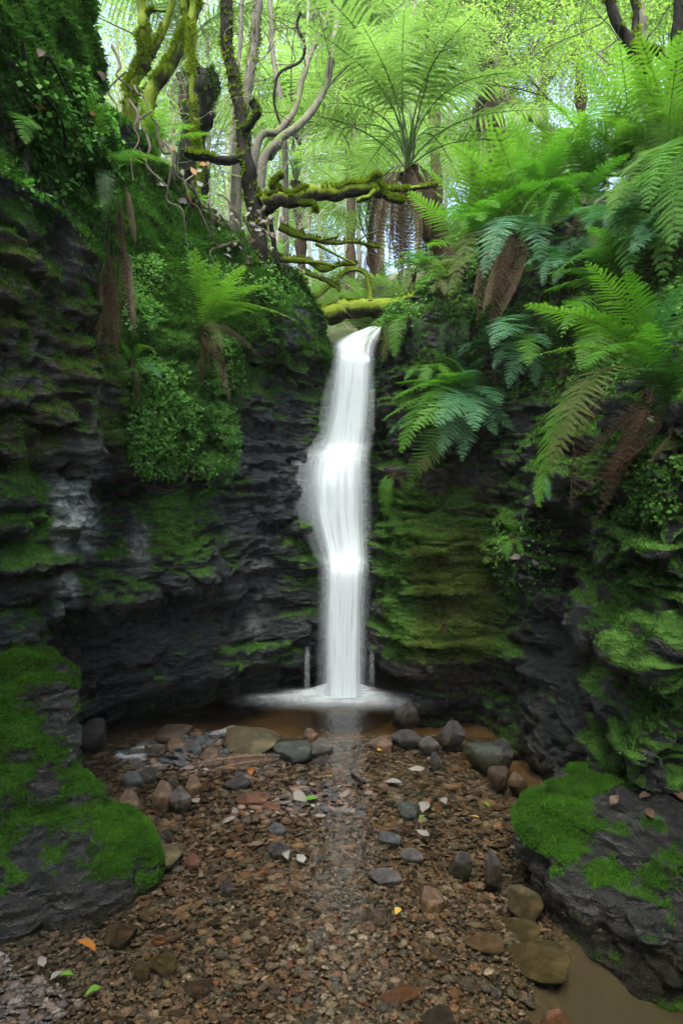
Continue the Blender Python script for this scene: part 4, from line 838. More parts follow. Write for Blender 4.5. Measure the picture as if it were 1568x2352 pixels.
fern('small fern with two tongue fronds above the creeper on the left wall', (300, 840), [(275, 775, -.1, 'long_bright', 0), (360, 815, -.2, 'long_lime', 2), (280, 790, -.15, 'long_bright', 1), (370, 870, -.15, 'lance_blue', 1)], dead=[(330, 960, -.1), (300, 950, -.1)])
fern('small fern on the left bank above the long-frond fern', (445, 470), [(480, 450, -.1, 'lance_lime', 1), (430, 435, -.1, 'lance_lime', 1), (420, 500, -.1, 'lance_bright', 1), (475, 490, -.1, 'lance_lime', 2)])
hang = thing('dead_fern_clump', 'long brown dead fronds hanging on the left wall in a dark crevice', 'dead fern', P(240, 545, 3.25))
for k, (a, b, c_, d_) in enumerate(((235, 560, 225, 800), (250, 560, 245, 830), (245, 550, 262, 790), (225, 560, 232, 700), (262, 580, 268, 840), (275, 500, 300, 740), (285, 560, 310, 770), (255, 600, 240, 760), (270, 440, 285, 600), (290, 430, 312, 560))):
    p = P(a, b, 3.22); q = P(c_, d_, 3.14); frond(hang, p, q, 'dead' if k % 3 else 'tan', 0, (.4, -1, .2), 'dead_frond')
# --- ferns on the far side of the banks (behind the rim)
def on_floor(dx, Y, lift=0.0):
    x = (dx-784)/F_D*Y; z, _ = floor_z(np.array([x]), np.array([Y])); return Vector((x, Y, float(z[0])+lift))
BANK = [(1090, 5.3, .9, 'lance_lime', 'upright green fern on the right bank above the draped blue-green fern'), (1175, 5.2, .95, 'tri_lime', 'bright feathery fern at the middle of the right bank'), (1270, 5.1, 1.0, 'lance_lime', 'tall green fern on the right bank below the thin trunks'),
 (1360, 4.9, .8, 'tri_bright', 'leafy green fern near the right bank dead clump'), (1440, 4.7, 1.0, 'lance_lime', 'tall fern under the mossy crooked trunk at the right'), (1530, 4.3, .8, 'lance_lime', 'yellow-green fern on the bank at the right frame edge'),
 (1230, 6.2, 1.0, 'lance_lime', 'pale lime fern behind the front row on the right bank'), (1350, 6.4, 1.1, 'tri_bright', 'large fern behind the front row below the brown tree fern skirt'), (1470, 6.3, 1.1, 'tri_lime', 'large lime fern in the second row near the right trunks'), (1130, 6.3, .9, 'tri_blue', 'blue-green fern beside the leaning tree fern trunk'), (1585, 5.6, 1.0, 'tri_bright', 'tall fern behind the yellow-green edge fern'),
 (600, 5.6, .45, 'lance_lime', 'small lime fern at the foot of the dark leaning trunk'), (350, 4.7, .5, 'lance_lime', 'small fern among the roots at the top of the left bank'), (470, 6.2, .7, 'lance_lime', 'glowing fern behind the horizontal mossy root'), (380, 6.0, .7, 'lance_lime', 'glowing fern between the mossy trunks at the upper left')]
for dx, Y, L, key, lab in BANK:
    fern_ring(lab, on_floor(dx, Y, .03), 11, L, key, (.5, 1.25), 'ferns on the bank tops', (1, 2), stub=.06)
M['skirt'] = M['fern_dead']
M['fibre'] = bark_mat('fibrous_trunk', (.025, .016, .01), (.10, .07, .045), amount=.05, scale=60)
# --- tree ferns
def tree_fern(label, base, top, n, L, skirt=10, rad=.11, key='tree', elev=(.35, 1.15), Ls=.9, az=(0, 6.283)):
    base, top = Vector(base), Vector(top); t = thing('tree_fern', label, 'tree fern', base, 'tree ferns')
    path = smooth_path([base-Vector((0, 0, .3)), base.lerp(top, .4)+Vector((.05, 0, -.06)), top], 24)
    V, F = tube(path, rad*(1.15-.25*np.linspace(0, 1, 24))+.02*np.sin(np.arange(24)*1.7), 14)
    V = np.vstack([V[:-1]+.05*(np.stack([fbm(V[:-1]*9, s, 3) for s in (1, 2, 3)], -1)-.5), V[-1:]])
    inv(mk('trunk', V, F, M['fibre'], t))
    for k in range(n):
        a = az[0]+(az[1]-az[0])*(k+R.uniform(.1, .9))/n; e = R.uniform(*elev); l = L*R.uniform(.8, 1.1)
        frond(t, top, top+Vector((math.cos(a)*math.cos(e), math.sin(a)*math.cos(e), math.sin(e)))*l, key, R.choice((1, 2, 2)), roll=R.uniform(-.2, .2))
    for k in range(skirt):
        a = R.uniform(0, 6.28); q = top+Vector((math.cos(a)*(rad*1.6+.14), math.sin(a)*(rad*1.6+.1), -Ls*R.uniform(.45, 1.05)))
        frond(t, top+Vector((math.cos(a)*rad*1.1, math.sin(a)*rad*1.1, R.uniform(-.15, .05))), q, R.choice(('tan', 'dead', 'tan')), R.choice((0, 1)), (math.cos(a), math.sin(a), .3), 'dead_frond')
    return t
tree_fern('leaning tree fern with a shaggy brown skirt right behind the fall', on_floor(1075, 6.9), P(935, 395, 6.7), 24, 1.6, 40, .12, Ls=1.15, elev=(.15, 1.0))
tree_fern('upright tree fern with a hanging tan skirt at the upper right', on_floor(1125, 8.4), P(1122, 190, 8.2), 18, 1.9, 14, .085, Ls=.9)
tree_fern('pale tree fern high behind the shaggy-skirted one', on_floor(1000, 10.5), P(985, 20, 10.3), 18, 2.3, 10, .09)
tree_fern('tree fern glowing green behind the thin curved stems', on_floor(690, 9.5), P(680, 420, 9.5), 16, 1.9, 6, .07)
tree_fern('tree fern behind the mossy log, low in the valley', on_floor(860, 9.0), P(850, 560, 9.0), 16, 1.5, 6, .07)
tree_fern('tree fern at the upper right beyond the leafy thicket', on_floor(1330, 9.5), P(1330, 140, 9.4), 16, 2.1, 8, .08)
tree_fern('hazy tree fern at the top centre far back', on_floor(800, 13), P(800, 180, 13), 16, 2.6, 8, .09)
tree_fern('hazy tree fern far back between the left trunks', on_floor(430, 10.5), P(420, 170, 10.5), 14, 2.2, 6, .08)
tree_fern('tree fern at the right edge far behind the crooked trunk', on_floor(1540, 10), P(1540, 200, 10), 16, 2.2, 8, .08)
tree_fern('hazy tree fern far back right of the hazy top centre one', on_floor(1130, 14), P(1150, 110, 14), 16, 2.8, 8, .09)
# ------------------------------------------------------------------ trees, log, branches
M['bark_moss'] = bark_mat('mossy_bark', (.02, .016, .01), (.07, .055, .035), (.14, .20, .016), .78, 22)
M['bark_dark'] = bark_mat('dark_bark', (.004, .004, .0035), (.016, .015, .011), (.03, .05, .008), .2, 26)
M['bark_haze_pale'] = bark_mat('haze_pale_bark', (.20, .21, .15), (.42, .42, .34), (.16, .22, .06), .36, 16)  # lightened so far trunks look hazy; also the bare pale twigs
M['bark_grey'] = bark_mat('grey_bark', (.06, .058, .046), (.17, .165, .135), (.13, .19, .05), .40, 20)
M['twig'] = bark_mat('twig', (.05, .042, .03), (.16, .14, .11), amount=.1, scale=40)
M['moss_log'] = bark_mat('log_moss', (.015, .013, .01), (.05, .042, .03), (.15, .22, .012), .62, 30)
M['leaf_lime'] = leaf_mat('leaf_lime', (.13, .23, .05), (.29, .40, .11), .62)
M['leaf_green'] = leaf_mat('leaf_green', (.08, .17, .035), (.17, .28, .075), .55)
M['leaf_haze_pale'] = leaf_mat('leaf_haze_pale', (.20, .29, .11), (.38, .47, .22), .62)  # distance haze painted into the leaf colour: paler, less saturated
M['moss_blades'] = leaf_mat('moss_blades', (.018, .05, .006), (.075, .19, .016), .3, .7, .2)
M['moss_lime'] = leaf_mat('lime_moss', (.06, .10, .006), (.19, .25, .014), .35, .7, .2)

def limb(pts, r0, r1, n=40, seg=9, rough=.12, seed=0, knots=True):
    path = smooth_path(pts, n); r = np.linspace(r0, r1, n)*(1+rough*2*(fbm(np.stack([np.arange(n)*.35, np.zeros(n)+seed*3.3, np.zeros(n)], -1), 181, 2)-.5))
    path = path+(r0*.8)*(np.stack([fbm(np.stack([np.arange(n)*.18, np.zeros(n)+seed+a*7, np.zeros(n)], -1), 191, 2) for a in range(3)], -1)-.5)
    V, F = tube(path, r, seg); k = n*seg
    V[:k] += (r0*.28)*(np.stack([fbm(V[:k]*14/max(r0/.05, .4)+a, 201, 3) for a in range(3)], -1)-.5)
    return V, F, path
def px(pts): return [tuple(P(*q)) for q in pts]
def twigs(pts, n, L, r, rs, depth=2, up=.25):
    """random side twigs along a path, with their own twigs; one mesh of tubes"""
    J = Join(); path = smooth_path(pts, 30)
    def rec(p, d, L, r, dep):
        k = 7; q = [np.array(p)]; d = np.array(d)
        for _ in range(k):
            d = d+np.array([rs.gauss(0, .22), rs.gauss(0, .22), rs.gauss(up*.12, .2)]); d /= np.linalg.norm(d); q.append(q[-1]+d*L/k)
        V, F = tube(q, np.linspace(r, r*.35, len(q)), 4); J.add(V, F)
        if dep > 0:
            for _ in range(rs.randint(2, 4)):
                i = rs.randint(2, k); dd = d+np.array([rs.gauss(0, .8), rs.gauss(0, .8), rs.gauss(.1, .6)]); rec(q[i], dd/np.linalg.norm(dd), L*rs.uniform(.4, .7), r*.55, dep-1)
    for _ in range(n):
        i = rs.randint(4, 29); d = np.array([rs.gauss(0, 1), rs.gauss(0, .7), rs.gauss(up, .7)]); rec(path[i], d/np.linalg.norm(d), L*rs.uniform(.5, 1.2), r, depth)
    return J
def tufts_on(V, N, n, size, r, lean=.5, width=.35, hang=0.0):
    """n little three-blade tufts on points V with normals N"""
    idx = r.integers(0, len(V), n); p = V[idx]; nn = N[idx]+np.array([0, 0, lean-hang]); nn += r.normal(0, .45, nn.shape); nn /= np.linalg.norm(nn, axis=1, keepdims=True)
    s = size*r.uniform(.5, 1.5, n)[:, None]
    a = r.normal(size=(n, 3)); t = np.cross(nn, a); t /= np.maximum(np.linalg.norm(t, axis=1, keepdims=True), 1e-6); b = np.cross(nn, t)
    Vs = []
    for k in range(3):
        an = k*2.1; d = t*math.cos(an)+b*math.sin(an)
        tip = p+(nn*.85+d*.55)*s; w = np.cross(nn, d)*s*width
        Vs.append(np.stack([p-w*.5-nn*s*.2, p+w*.5-nn*s*.2, tip], 1))
    Q = np.concatenate(Vs, 1).reshape(-1, 3); F = np.arange(len(Q)).reshape(-1, 3)
    return Q, F, np.repeat(np.clip(r.uniform(0, 1, n)*.45+1.9*(fbm(p*6.5, 251, 3)-.5)+.28, 0, 1), 9)
def tube_moss(V, n, size, seed, zmin=.1):
    """tufts on the upper side of a tube given its own verts"""
    r = np.random.default_rng(seed); c = V.reshape(-1, 3); return c
def moss_coat(pathV, path, seg, n, size, seed, parent, mat, zmin=0.0, name='moss', hang=0.0):
    k = len(path)*seg; V = pathV[:k].reshape(len(path), seg, 3); N = V-path[:, None]; N /= np.linalg.norm(N, axis=-1, keepdims=True)
    f = fbm(V*5, 211+seed, 2); ok = (N[..., 2] > zmin) & (f > .38)
    if ok.sum() < 5: return
    Q, F, a = tufts_on(V[ok], N[ok], n, size, np.random.default_rng(seed), .3, .4, hang)
    o = mk(name, Q, F, M[mat], parent, False, {'var': a}); o['kind'] = 'stuff'; return inv(o)
LS = {}
def spray_mesh(key, mat, n, size, seed, spread=(1, 1, 1), clumps=26, narrow=.45):
    r = np.random.default_rng(seed); cc = r.normal(size=(clumps, 3)); cc /= np.linalg.norm(cc, axis=1, keepdims=True); cc *= (r.uniform(0, 1, (clumps, 1))**.4)
    p = cc[r.integers(0, clumps, n)]+r.normal(0, .16, (n, 3))*np.array([1, 1, .6]); p *= np.array(spread)
    d = r.normal(size=(n, 3))+np.array([0, 0, -.2]); d /= np.linalg.norm(d, axis=1, keepdims=True); a = r.normal(size=(n, 3)); w = np.cross(d, a); w /= np.linalg.norm(w, axis=1, keepdims=True)
    s = size*r.uniform(.6, 1.4, n)[:, None]
    Q = np.stack([p, p+d*s*.5-w*s*narrow*.5, p+d*s, p+d*s*.5+w*s*narrow*.5], 1).reshape(-1, 3)
    LS[key] = mk('leaf_mass', Q, np.arange(len(Q)).reshape(-1, 4), M[mat], smooth=False, attrs={'var': np.repeat(r.uniform(0, 1, n), 4)}, link=False)
for q in range(3):
    spray_mesh(f'lime{q}', 'leaf_lime', 2200, .055, 300+q); spray_mesh(f'green{q}', 'leaf_green', 2200, .055, 310+q); spray_mesh(f'pale{q}', 'leaf_haze_pale', 2200, .05, 320+q)
def tree(label, pts, r0, r1, mat, branches=(), crown=(), moss=0, twig=None, group=None, name='tree', moss_mat='moss_lime', seg=10, moss_size=.03):
    """pts, branches: (dx, dy, Y) paths; crown: (dx, dy, Y, radius, key)"""
    w = px(pts)
    if pts[0][1] > pts[-1][1]:
        g = floor_z(np.array([w[0][0]]), np.array([w[0][1]]))[0][0]
        w = [(w[0][0]-.12*(w[1][0]-w[0][0]), w[0][1], min(g, w[0][2]-.1)-.15)]+w
    t = thing(name, label, 'tree', w[0], group)
    V, F, path = limb(w, r0, r1, 60, seg, seed=len(label)); to = inv(mk('trunk', V, F, M[mat], t))
    if moss: moss_coat(V, path, seg, moss, moss_size, len(label), to, moss_mat, -.2)
    for k, (bp, a, b) in enumerate(branches):
        V, F, path = limb(px(bp), a, b, 36, 7, seed=k+len(label)); bo = inv(mk('branch', V, F, M[mat], t))
        if moss: moss_coat(V, path, 7, moss//3, moss_size*.8, 5+k+len(label), bo, moss_mat, 0)
    if twig:
        J = twigs(w[len(w)//3:] if len(w) > 3 else w, *twig, R); inv(J.build('twigs', M['twig'], t))['kind'] = 'stuff'
    for c in crown:
        o = ob('crown', LS[c[4]], t); o.location = P(*c[:3])-t.location; o.scale = (c[3], c[3], c[3]*.7); o.rotation_euler = (0, 0, R.uniform(0, 6.28)); o['kind'] = 'stuff'
    return t
# --- upper left group
tree('dark leaning trunk with a mossy elbow left of the log', [(590, 520, 5.0), (578, 430, 5.0), (565, 380, 5.0), (548, 260, 5.05), (528, 140, 5.1), (515, 30, 5.1), (512, -160, 5.1)], .062, .040, 'bark_dark',
     [([(565, 345, 5.0), (545, 362, 4.98), (500, 368, 4.95), (455, 360, 4.95), (425, 352, 4.95)], .034, .028), ([(556, 300, 5.0), (575, 290, 4.95), (592, 260, 4.95), (580, 235, 4.95)], .022, .03)], moss=700)
tree('forked yellow-mossy trunk at the upper left corner', [(300, 215, 4.6), (325, 160, 4.6), (335, 120, 4.6), (330, 40, 4.6), (318, -120, 4.6)], .05, .03, 'bark_moss',
     [([(328, 150, 4.6), (355, 110, 4.6), (385, 50, 4.6), (410, -60, 4.6)], .03, .022), ([(335, 100, 4.6), (345, 30, 4.6), (380, 25, 4.6)], .012, .008)], moss=1800, twig=(3, .5, .006))
tree('mossy trunk slanting up to the right beside the forked yellow-mossy one', [(345, 235, 5.2), (385, 165, 5.2), (415, 105, 5.2), (440, 50, 5.2), (465, -60, 5.2)], .05, .045, 'bark_moss', [([(432, 80, 5.2), (425, 20, 5.2), (420, -60, 5.2)], .03, .025)], moss=1400, twig=(3, .6, .006))
tree('thin green-mossy stem standing in front of the broken stump', [(455, 360, 5.1), (447, 300, 5.1), (440, 200, 5.1), (436, 110, 5.1), (440, 60, 5.1)], .024, .018, 'bark_moss', moss=900)
# stump
st_ = thing('tree_stump', 'broken dark mossy stump behind the thin green stem', 'stump', P(455, 385, 5.6))
V, F, path = limb(px([(425, 560, 5.6), (450, 330, 5.6), (462, 240, 5.6), (472, 160, 5.6)]), .13, .095, 40, 16, .25, 4)
k = 39*16; V[k:k+16, 2] += np.random.default_rng(2).uniform(-.12, .12, 16); inv(mk('trunk', V, F, M['bark_dark'], st_)); moss_coat(V, path, 16, 900, .03, 4, st_, 'moss_blades', -.3)
tree('pale smooth stem right of the dark leaning trunk', [(545, 330, 6.0), (562, 230, 6.0), (578, 130, 6.0), (588, 30, 6.0), (592, -120, 6.0)], .05, .042, 'bark_grey', moss=300, twig=(4, .7, .006))
tree('curved grey stem sweeping up to the right from the log', [(600, 400, 5.7), (640, 330, 5.8), (700, 275, 6.0), (745, 210, 6.2), (762, 120, 6.4), (772, 40, 6.6), (765, -80, 6.8)], .04, .03, 'bark_grey', [([(640, 330, 5.8), (620, 360, 5.8)], .035, .04), ([(745, 210, 6.2), (800, 150, 6.4), (870, 110, 6.5)], .012, .005)], twig=(6, .8, .006))
tree('second curved stem branching left inside the curved grey one', [(585, 360, 5.9), (640, 300, 6.0), (680, 250, 6.1), (692, 190, 6.3), (712, 130, 6.5), (745, 60, 6.6), (775, -40, 6.7)], .036, .022, 'bark_grey', twig=(6, .8, .006))
tree('straight thin pale stem above the curved stems', [(655, 340, 6.6), (645, 230, 6.7), (628, 130, 6.8), (620, 30, 6.9), (612, -100, 7.0)], .03, .024, 'bark_grey', [([(640, 220, 6.7), (665, 280, 6.6), (690, 330, 6.6)], .02, .02)], twig=(5, .8, .006))
tree('twisted dark vine-like stem hanging between the pale stems', [(690, 30, 6.2), (682, 60, 6.2), (700, 100, 6.2), (690, 140, 6.2), (640, 170, 6.0), (630, 230, 6.0), (645, 290, 6.0)], .014, .012, 'bark_dark')
tree('thin pale stem just behind the pale smooth stem', [(535, 330, 7.5), (548, 150, 7.5), (560, -60, 7.5)], .03, .022, 'bark_grey', twig=(5, .9, .006))
# --- upper right group
tree('dark crooked trunk at the upper right with mossy elbow branch', [(1530, 300, 5.2), (1500, 215, 5.2), (1470, 150, 5.2), (1440, 90, 5.2), (1405, 30, 5.2), (1380, -80, 5.2)], .05, .035, 'bark_dark',
     [([(1568, 170, 4.9), (1540, 150, 4.9), (1510, 118, 4.9), (1470, 112, 4.9), (1448, 108, 4.9)], .026, .018), ([(1515, 235, 5.0), (1490, 190, 5.0), (1480, 150, 4.9), (1500, 125, 4.9)], .034, .022), ([(1470, 150, 5.2), (1460, 60, 5.3), (1450, -60, 5.3)], .03, .025)], moss=1500, twig=(5, .7, .006))
tree('grey trunk standing behind the dark crooked one', [(1490, 320, 6.3), (1480, 150, 6.3), (1470, 40, 6.3), (1460, -120, 6.3)], .055, .045, 'bark_grey', twig=(6, .9, .007), crown=[(1430, 60, 6.3, .8, 'lime0'), (1520, 10, 6.6, .8, 'green0')])
tree('dark trunk at the right picture edge', [(1600, 480, 4.4), (1590, 330, 4.4), (1565, 220, 4.4), (1560, 100, 4.4), (1575, -80, 4.4)], .07, .055, 'bark_dark', moss=500, moss_mat='moss_blades')
tree('mossy curving trunk in the middle of the right thicket', [(1330, 420, 7.0), (1280, 330, 7.0), (1210, 260, 7.0), (1160, 215, 7.2), (1140, 120, 7.4), (1180, 0, 7.5), (1200, -100, 7.5)], .06, .035, 'bark_grey', moss=900, twig=(5, .8, .007))
tree('slanted dark trunk crossing behind the tan-skirted tree fern', [(1090, 330, 7.6), (1120, 200, 7.6), (1150, 90, 7.6), (1175, -40, 7.6)], .055, .045, 'bark_dark', twig=(6, .9, .007), crown=[(1190, 40, 7.6, .9, 'green1')])
tree('mossy branchy tree in the right thicket', [(1250, 330, 7.5), (1245, 200, 7.5), (1260, 90, 7.5), (1290, -30, 7.5)], .05, .035, 'bark_grey', [([(1250, 200, 7.5), (1310, 130, 7.4), (1400, 90, 7.3)], .02, .008)], moss=500, twig=(8, 1.0, .007), crown=[(1270, 60, 7.5, .9, 'lime1'), (1350, 110, 7.3, .7, 'lime2')])
# leafy twig shrub top right
tree('slender leafy sapling with bright small leaves at the upper right', [(1330, 330, 5.9), (1250, 220, 5.9), (1180, 140, 5.9), (1100, 60, 5.9), (1020, -40, 5.9)], .014, .006, 'twig', [([(1250, 220, 5.9), (1190, 205, 5.8), (1090, 190, 5.8)], .007, .003)], twig=(10, .6, .005), crown=[(1180, 120, 5.9, .55, 'lime0'), (1280, 150, 5.8, .5, 'lime2'), (1090, 70, 5.9, .5, 'pale1')])
# --- the mossy log across the gap
lg = thing('fallen_log', 'thick log with bright green moss lying across above the waterfall', 'log', P(640, 468, 4.95))
V, F, path = limb(px([(608, 462, 5.0), (650, 462, 5.0), (720, 446, 5.05), (790, 440, 5.1), (850, 432, 5.15), (872, 436, 5.15)]), .055, .05, 60, 12, .1, 3); lo = inv(mk('trunk', V, F, M['moss_log'], lg)); moss_coat(V, path, 12, 4200, .022, 9, lo, 'moss_lime', .15)
for k, (bp, a, b) in enumerate([([(860, 425, 5.15), (885, 436, 5.15), (940, 436, 5.2), (1003, 424, 5.25)], .028, .014), ([(868, 430, 5.15), (850, 450, 5.12), (820, 462, 5.1)], .026, .016), ([(868, 436, 5.15), (900, 456, 5.15), (925, 462, 5.15)], .03, .024), ([(850, 432, 5.15), (856, 410, 5.12), (868, 405, 5.12)], .035, .02), ([(640, 440, 5.0), (625, 425, 4.95), (650, 402, 4.95)], .03, .018), ([(690, 470, 5.0), (720, 472, 4.98), (726, 485, 4.98)], .02, .008)]):
    V, F, path = limb(px(bp), a, b, 30, 8, .15, k+20); lo = inv(mk('branch', V, F, M['moss_log'], lg)); moss_coat(V, path, 8, 900, .02, 30+k, lo, 'moss_lime', -.2)
def dead_branch(label, pts, r0, r1, subs=(), moss=250, mat='bark_moss'):
    w = px(pts); t = thing('fallen_branch', label, 'branch', w[0]); V, F, path = limb(w, r0, r1, 36, 8, .15, len(label)); so = inv(mk('stem', V, F, M[mat], t)); moss_coat(V, path, 8, moss, .018, len(label), so, 'moss_lime', .1)
    for k, (bp, a, b) in enumerate(subs):
        V, F, path = limb(px(bp), a, b, 20, 6, .1, k); inv(mk('side_branch', V, F, M[mat], t))
dead_branch('fallen grey branch below the log, pointing right', [(640, 520, 5.1), (680, 540, 5.15), (720, 552, 5.2), (800, 556, 5.25), (870, 566, 5.3)], .03, .012, [([(730, 553, 5.2), (770, 545, 5.2), (780, 535, 5.2)], .014, .006), ([(725, 560, 5.2), (770, 585, 5.2), (815, 608, 5.2)], .014, .006), ([(820, 556, 5.25), (840, 540, 5.25), (870, 530, 5.25)], .009, .003)], 500)
dead_branch('crooked mossy branch above the left bank edge', [(640, 595, 5.1), (690, 598, 5.15), (720, 606, 5.2), (742, 620, 5.2), (780, 610, 5.25), (822, 604, 5.25)], .03, .012, [([(700, 600, 5.15), (745, 605, 5.2), (770, 610, 5.2)], .018, .01)], 600)
dead_branch('short broken branch stub sloping down to the lip', [(700, 625, 5.2), (735, 640, 5.25), (765, 655, 5.3), (780, 668, 5.3)], .018, .014, moss=150)
dead_branch('thin arched mossy branch over the upstream channel', [(720, 690, 5.8), (765, 650, 5.8), (800, 622, 5.8), (840, 630, 5.8), (850, 690, 5.8)], .014, .02, [([(785, 640, 5.8), (775, 590, 5.8), (760, 560, 5.8)], .006, .004)], 600)
dead_branch('dead forked branch poking left from the right bank', [(1045, 600, 5.2), (1010, 604, 5.2), (985, 612, 5.2), (950, 602, 5.2), (915, 598, 5.2)], .022, .008, [([(990, 610, 5.2), (965, 620, 5.2), (940, 635, 5.2)], .012, .005), ([(1040, 622, 5.15), (1010, 628, 5.15), (995, 622, 5.15)], .018, .012)], 100, 'bark_grey')
dead_branch('root bundle under the log end on the left bank', [(600, 560, 5.05), (590, 520, 5.05), (602, 490, 5.05), (625, 480, 5.0)], .045, .03, [([(640, 600, 5.05), (628, 550, 5.05), (622, 500, 5.02)], .022, .018), ([(570, 520, 5.0), (575, 490, 5.0), (600, 470, 5.0)], .014, .01)], 200, 'bark_dark')
dead_branch('mossy horizontal ledge log behind the waterfall lip', [(735, 722, 6.2), (780, 715, 6.2), (840, 712, 6.2), (900, 705, 6.2), (960, 690, 6.2)], .09, .09, (), 2600, 'moss_log')
# --- far forest: haze painted into paler trunk and leaf colours
FAR = [(250, 9, .06), (330, 12, .07), (480, 11, .06), (520, 15, .09), (610, 13, .07), (660, 17, .10), (720, 12, .06), (745, 20, .12), (830, 15, .09), (880, 18, .1), (925, 13, .07), (1010, 16, .09), (1060, 12, .07), (1190, 17, .1), (1260, 13, .08), (1390, 15, .09), (1440, 10, .07), (1520, 13, .08), (400, 17, .1), (560, 20, .12), (790, 24, .14), (960, 22, .13), (1110, 21, .12), (1330, 19, .1), (290, 20, .12), (1480, 18, .1), (700, 26, .15), (870, 28, .15)]
WORDS = ['slim', 'slender', 'faint', 'thin', 'tall', 'hazy', 'straight']
def near_word(dx):
    for lim, w in ((300, 'above the mossy left bank'), (400, 'between the yellow-mossy trunks'), (500, 'behind the broken stump'), (590, 'behind the dark leaning trunk'), (680, 'behind the thin pale stems'), (770, 'behind the curved grey stems'), (850, 'over the middle of the log'), (930, 'left of the shaggy tree fern'), (1020, 'directly behind the shaggy tree fern'), (1100, 'left of the tan-skirted tree fern'), (1200, 'right of the tan-skirted tree fern'), (1300, 'behind the mossy branchy tree'), (1420, 'left of the crooked trunk'), (1600, 'behind the crooked trunk')):
        if dx < lim: return w
for k, (dx, Y, r) in enumerate(FAR):
    b = on_floor(dx, Y); H = Y*.45+2.2; top = b+Vector((R.uniform(-.6, .6), R.uniform(-.4, .4), H)); mid = b.lerp(top, .5)+Vector((R.uniform(-.3, .3), 0, 0))
    t = thing('forest_tree', f'{"pale " if k % 2 else "grey "}{WORDS[k % 7]} trunk in the far forest {near_word(dx)}' + (', farther back' if Y > 16 else ''), 'tree', b, 'far forest trees')
    V, F, path = limb([b-Vector((0, 0, .4)), mid, top], r*.55, r*.3, 24, 7, .08, k); inv(mk('trunk', V, F, M['bark_haze_pale'], t))
    J = twigs([tuple(mid), tuple(mid.lerp(top, .5)), tuple(top)], 5, H*.16, r*.22, R, 1, .2); inv(J.build('twigs', M['bark_haze_pale'], t))['kind'] = 'stuff'
    for q in range(3 if Y < 14 else 7):
        f = R.uniform(.35, 1.0) if Y < 14 else R.uniform(.05, 1.1); rad = R.uniform(.9, 1.5)*(Y/13)**(.6 if Y < 14 else 1.1)
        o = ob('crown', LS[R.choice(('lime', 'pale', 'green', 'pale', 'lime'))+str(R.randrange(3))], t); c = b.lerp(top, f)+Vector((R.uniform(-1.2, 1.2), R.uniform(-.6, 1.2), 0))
        o.location = c-b; o.scale = (rad, rad, rad*.6); o.rotation_euler = (0, 0, R.uniform(0, 6.28)); o['kind'] = 'stuff'
# --- undergrowth ferns on the valley floor behind the fall
for k in range(34):
    Y = R.uniform(6.6, 15); dx = R.uniform(260, 1560); p = on_floor(dx, Y, .05)
    if abs(dx-830) < 110 and Y < 8: continue
    t = fern_ring(f'{["feathery", "broad", "tall", "low", "pale", "lime", "arching"][k % 7]} fern in the undergrowth {near_word(dx)}' + (', deep in the valley' if Y > 11 else ', in its nearer part' if Y < 8.5 else ''), p, 8, R.uniform(.8, 1.3), ['lance_lime', 'tri_lime', 'tree', 'tree'], (.45, 1.3), 'undergrowth ferns', (1, 2), stub=.08)
# ------------------------------------------------------------------ moss: real blades on the mossy rock
def in_frame(V, pad=60):
    dx, dy = proj(V); return (dx > -pad) & (dx < 1568+pad) & (dy > -pad) & (dy < 2352+pad) & (V[:, 1] > 1.0)
def moss_on(name, label, V, N, A, n, size, seed, mat='moss_blades', thr=.5, lean=.35, hang=0.0, width=.35, region=None):
    ok = in_frame(V) & (A['moss']+.25*(fbm(V*22, 221, 2)-.5) > thr)
    if region is not None: ok &= region(V)
    r = np.random.default_rng(seed); w = ok.nonzero()[0]
    o_ = mk(name, *tufts_on(V[w], N[w], n, size, r, lean, width, hang)[:2], M[mat], smooth=False); 
    Q, F, a = tufts_on(V[w], N[w], n, size, np.random.default_rng(seed), lean, width, hang)
    at = o_.data.attributes.new('var', 'FLOAT', 'POINT'); at.data.foreach_set('value', a.astype(np.float32))
    return tag(o_, label, 'moss', kind='stuff')
M['moss_wall'] = leaf_mat('wall_moss', (.016, .05, .009), (.07, .185, .024), .3, .8, .15)
M['moss_boulder'] = leaf_mat('boulder_moss', (.009, .03, .003), (.042, .13, .009), .3, .8, .15)
M['moss_olive'] = leaf_mat('olive_moss', (.035, .042, .009), (.12, .13, .024), .25, .8, .15)
M['creeper'] = leaf_mat('creeper_leaf', (.055, .17, .025), (.14, .33, .06), .5, .5, .4)
moss_on('moss', 'fine dark green moss on the left sandstone wall', LV, LN, LA, 42000, .013, 1, 'moss_wall', .48, region=lambda V: V[:, 2] < 2.7)
moss_on('moss', 'shaggy hanging moss on the soil of the upper left bank', LV, LN, LA, 52000, .024, 2, 'moss_wall', .42, .0, .5, .5, region=lambda V: V[:, 2] > 2.55)
moss_on('moss', 'dark green moss on the ledges of the right wall', RV, RN, RA, 42000, .014, 3, 'moss_wall', .5, region=lambda V: V[:, 2] < 2.9)
moss_on('moss', 'olive moss on the block right of the fall', RV, RN, RA, 14000, .011, 4, 'moss_olive', .5, region=lambda V: (RA['olive'] > .5))
moss_on('moss', 'thick bright moss on the left rock shoulder', BLV, BLN, BLA, 34000, .010, 5, 'moss_boulder', .42)
moss_on('moss', 'moss tufts on the low right rock', BRV, BRN, BRA, 18000, .010, 6, 'moss_boulder', .48)
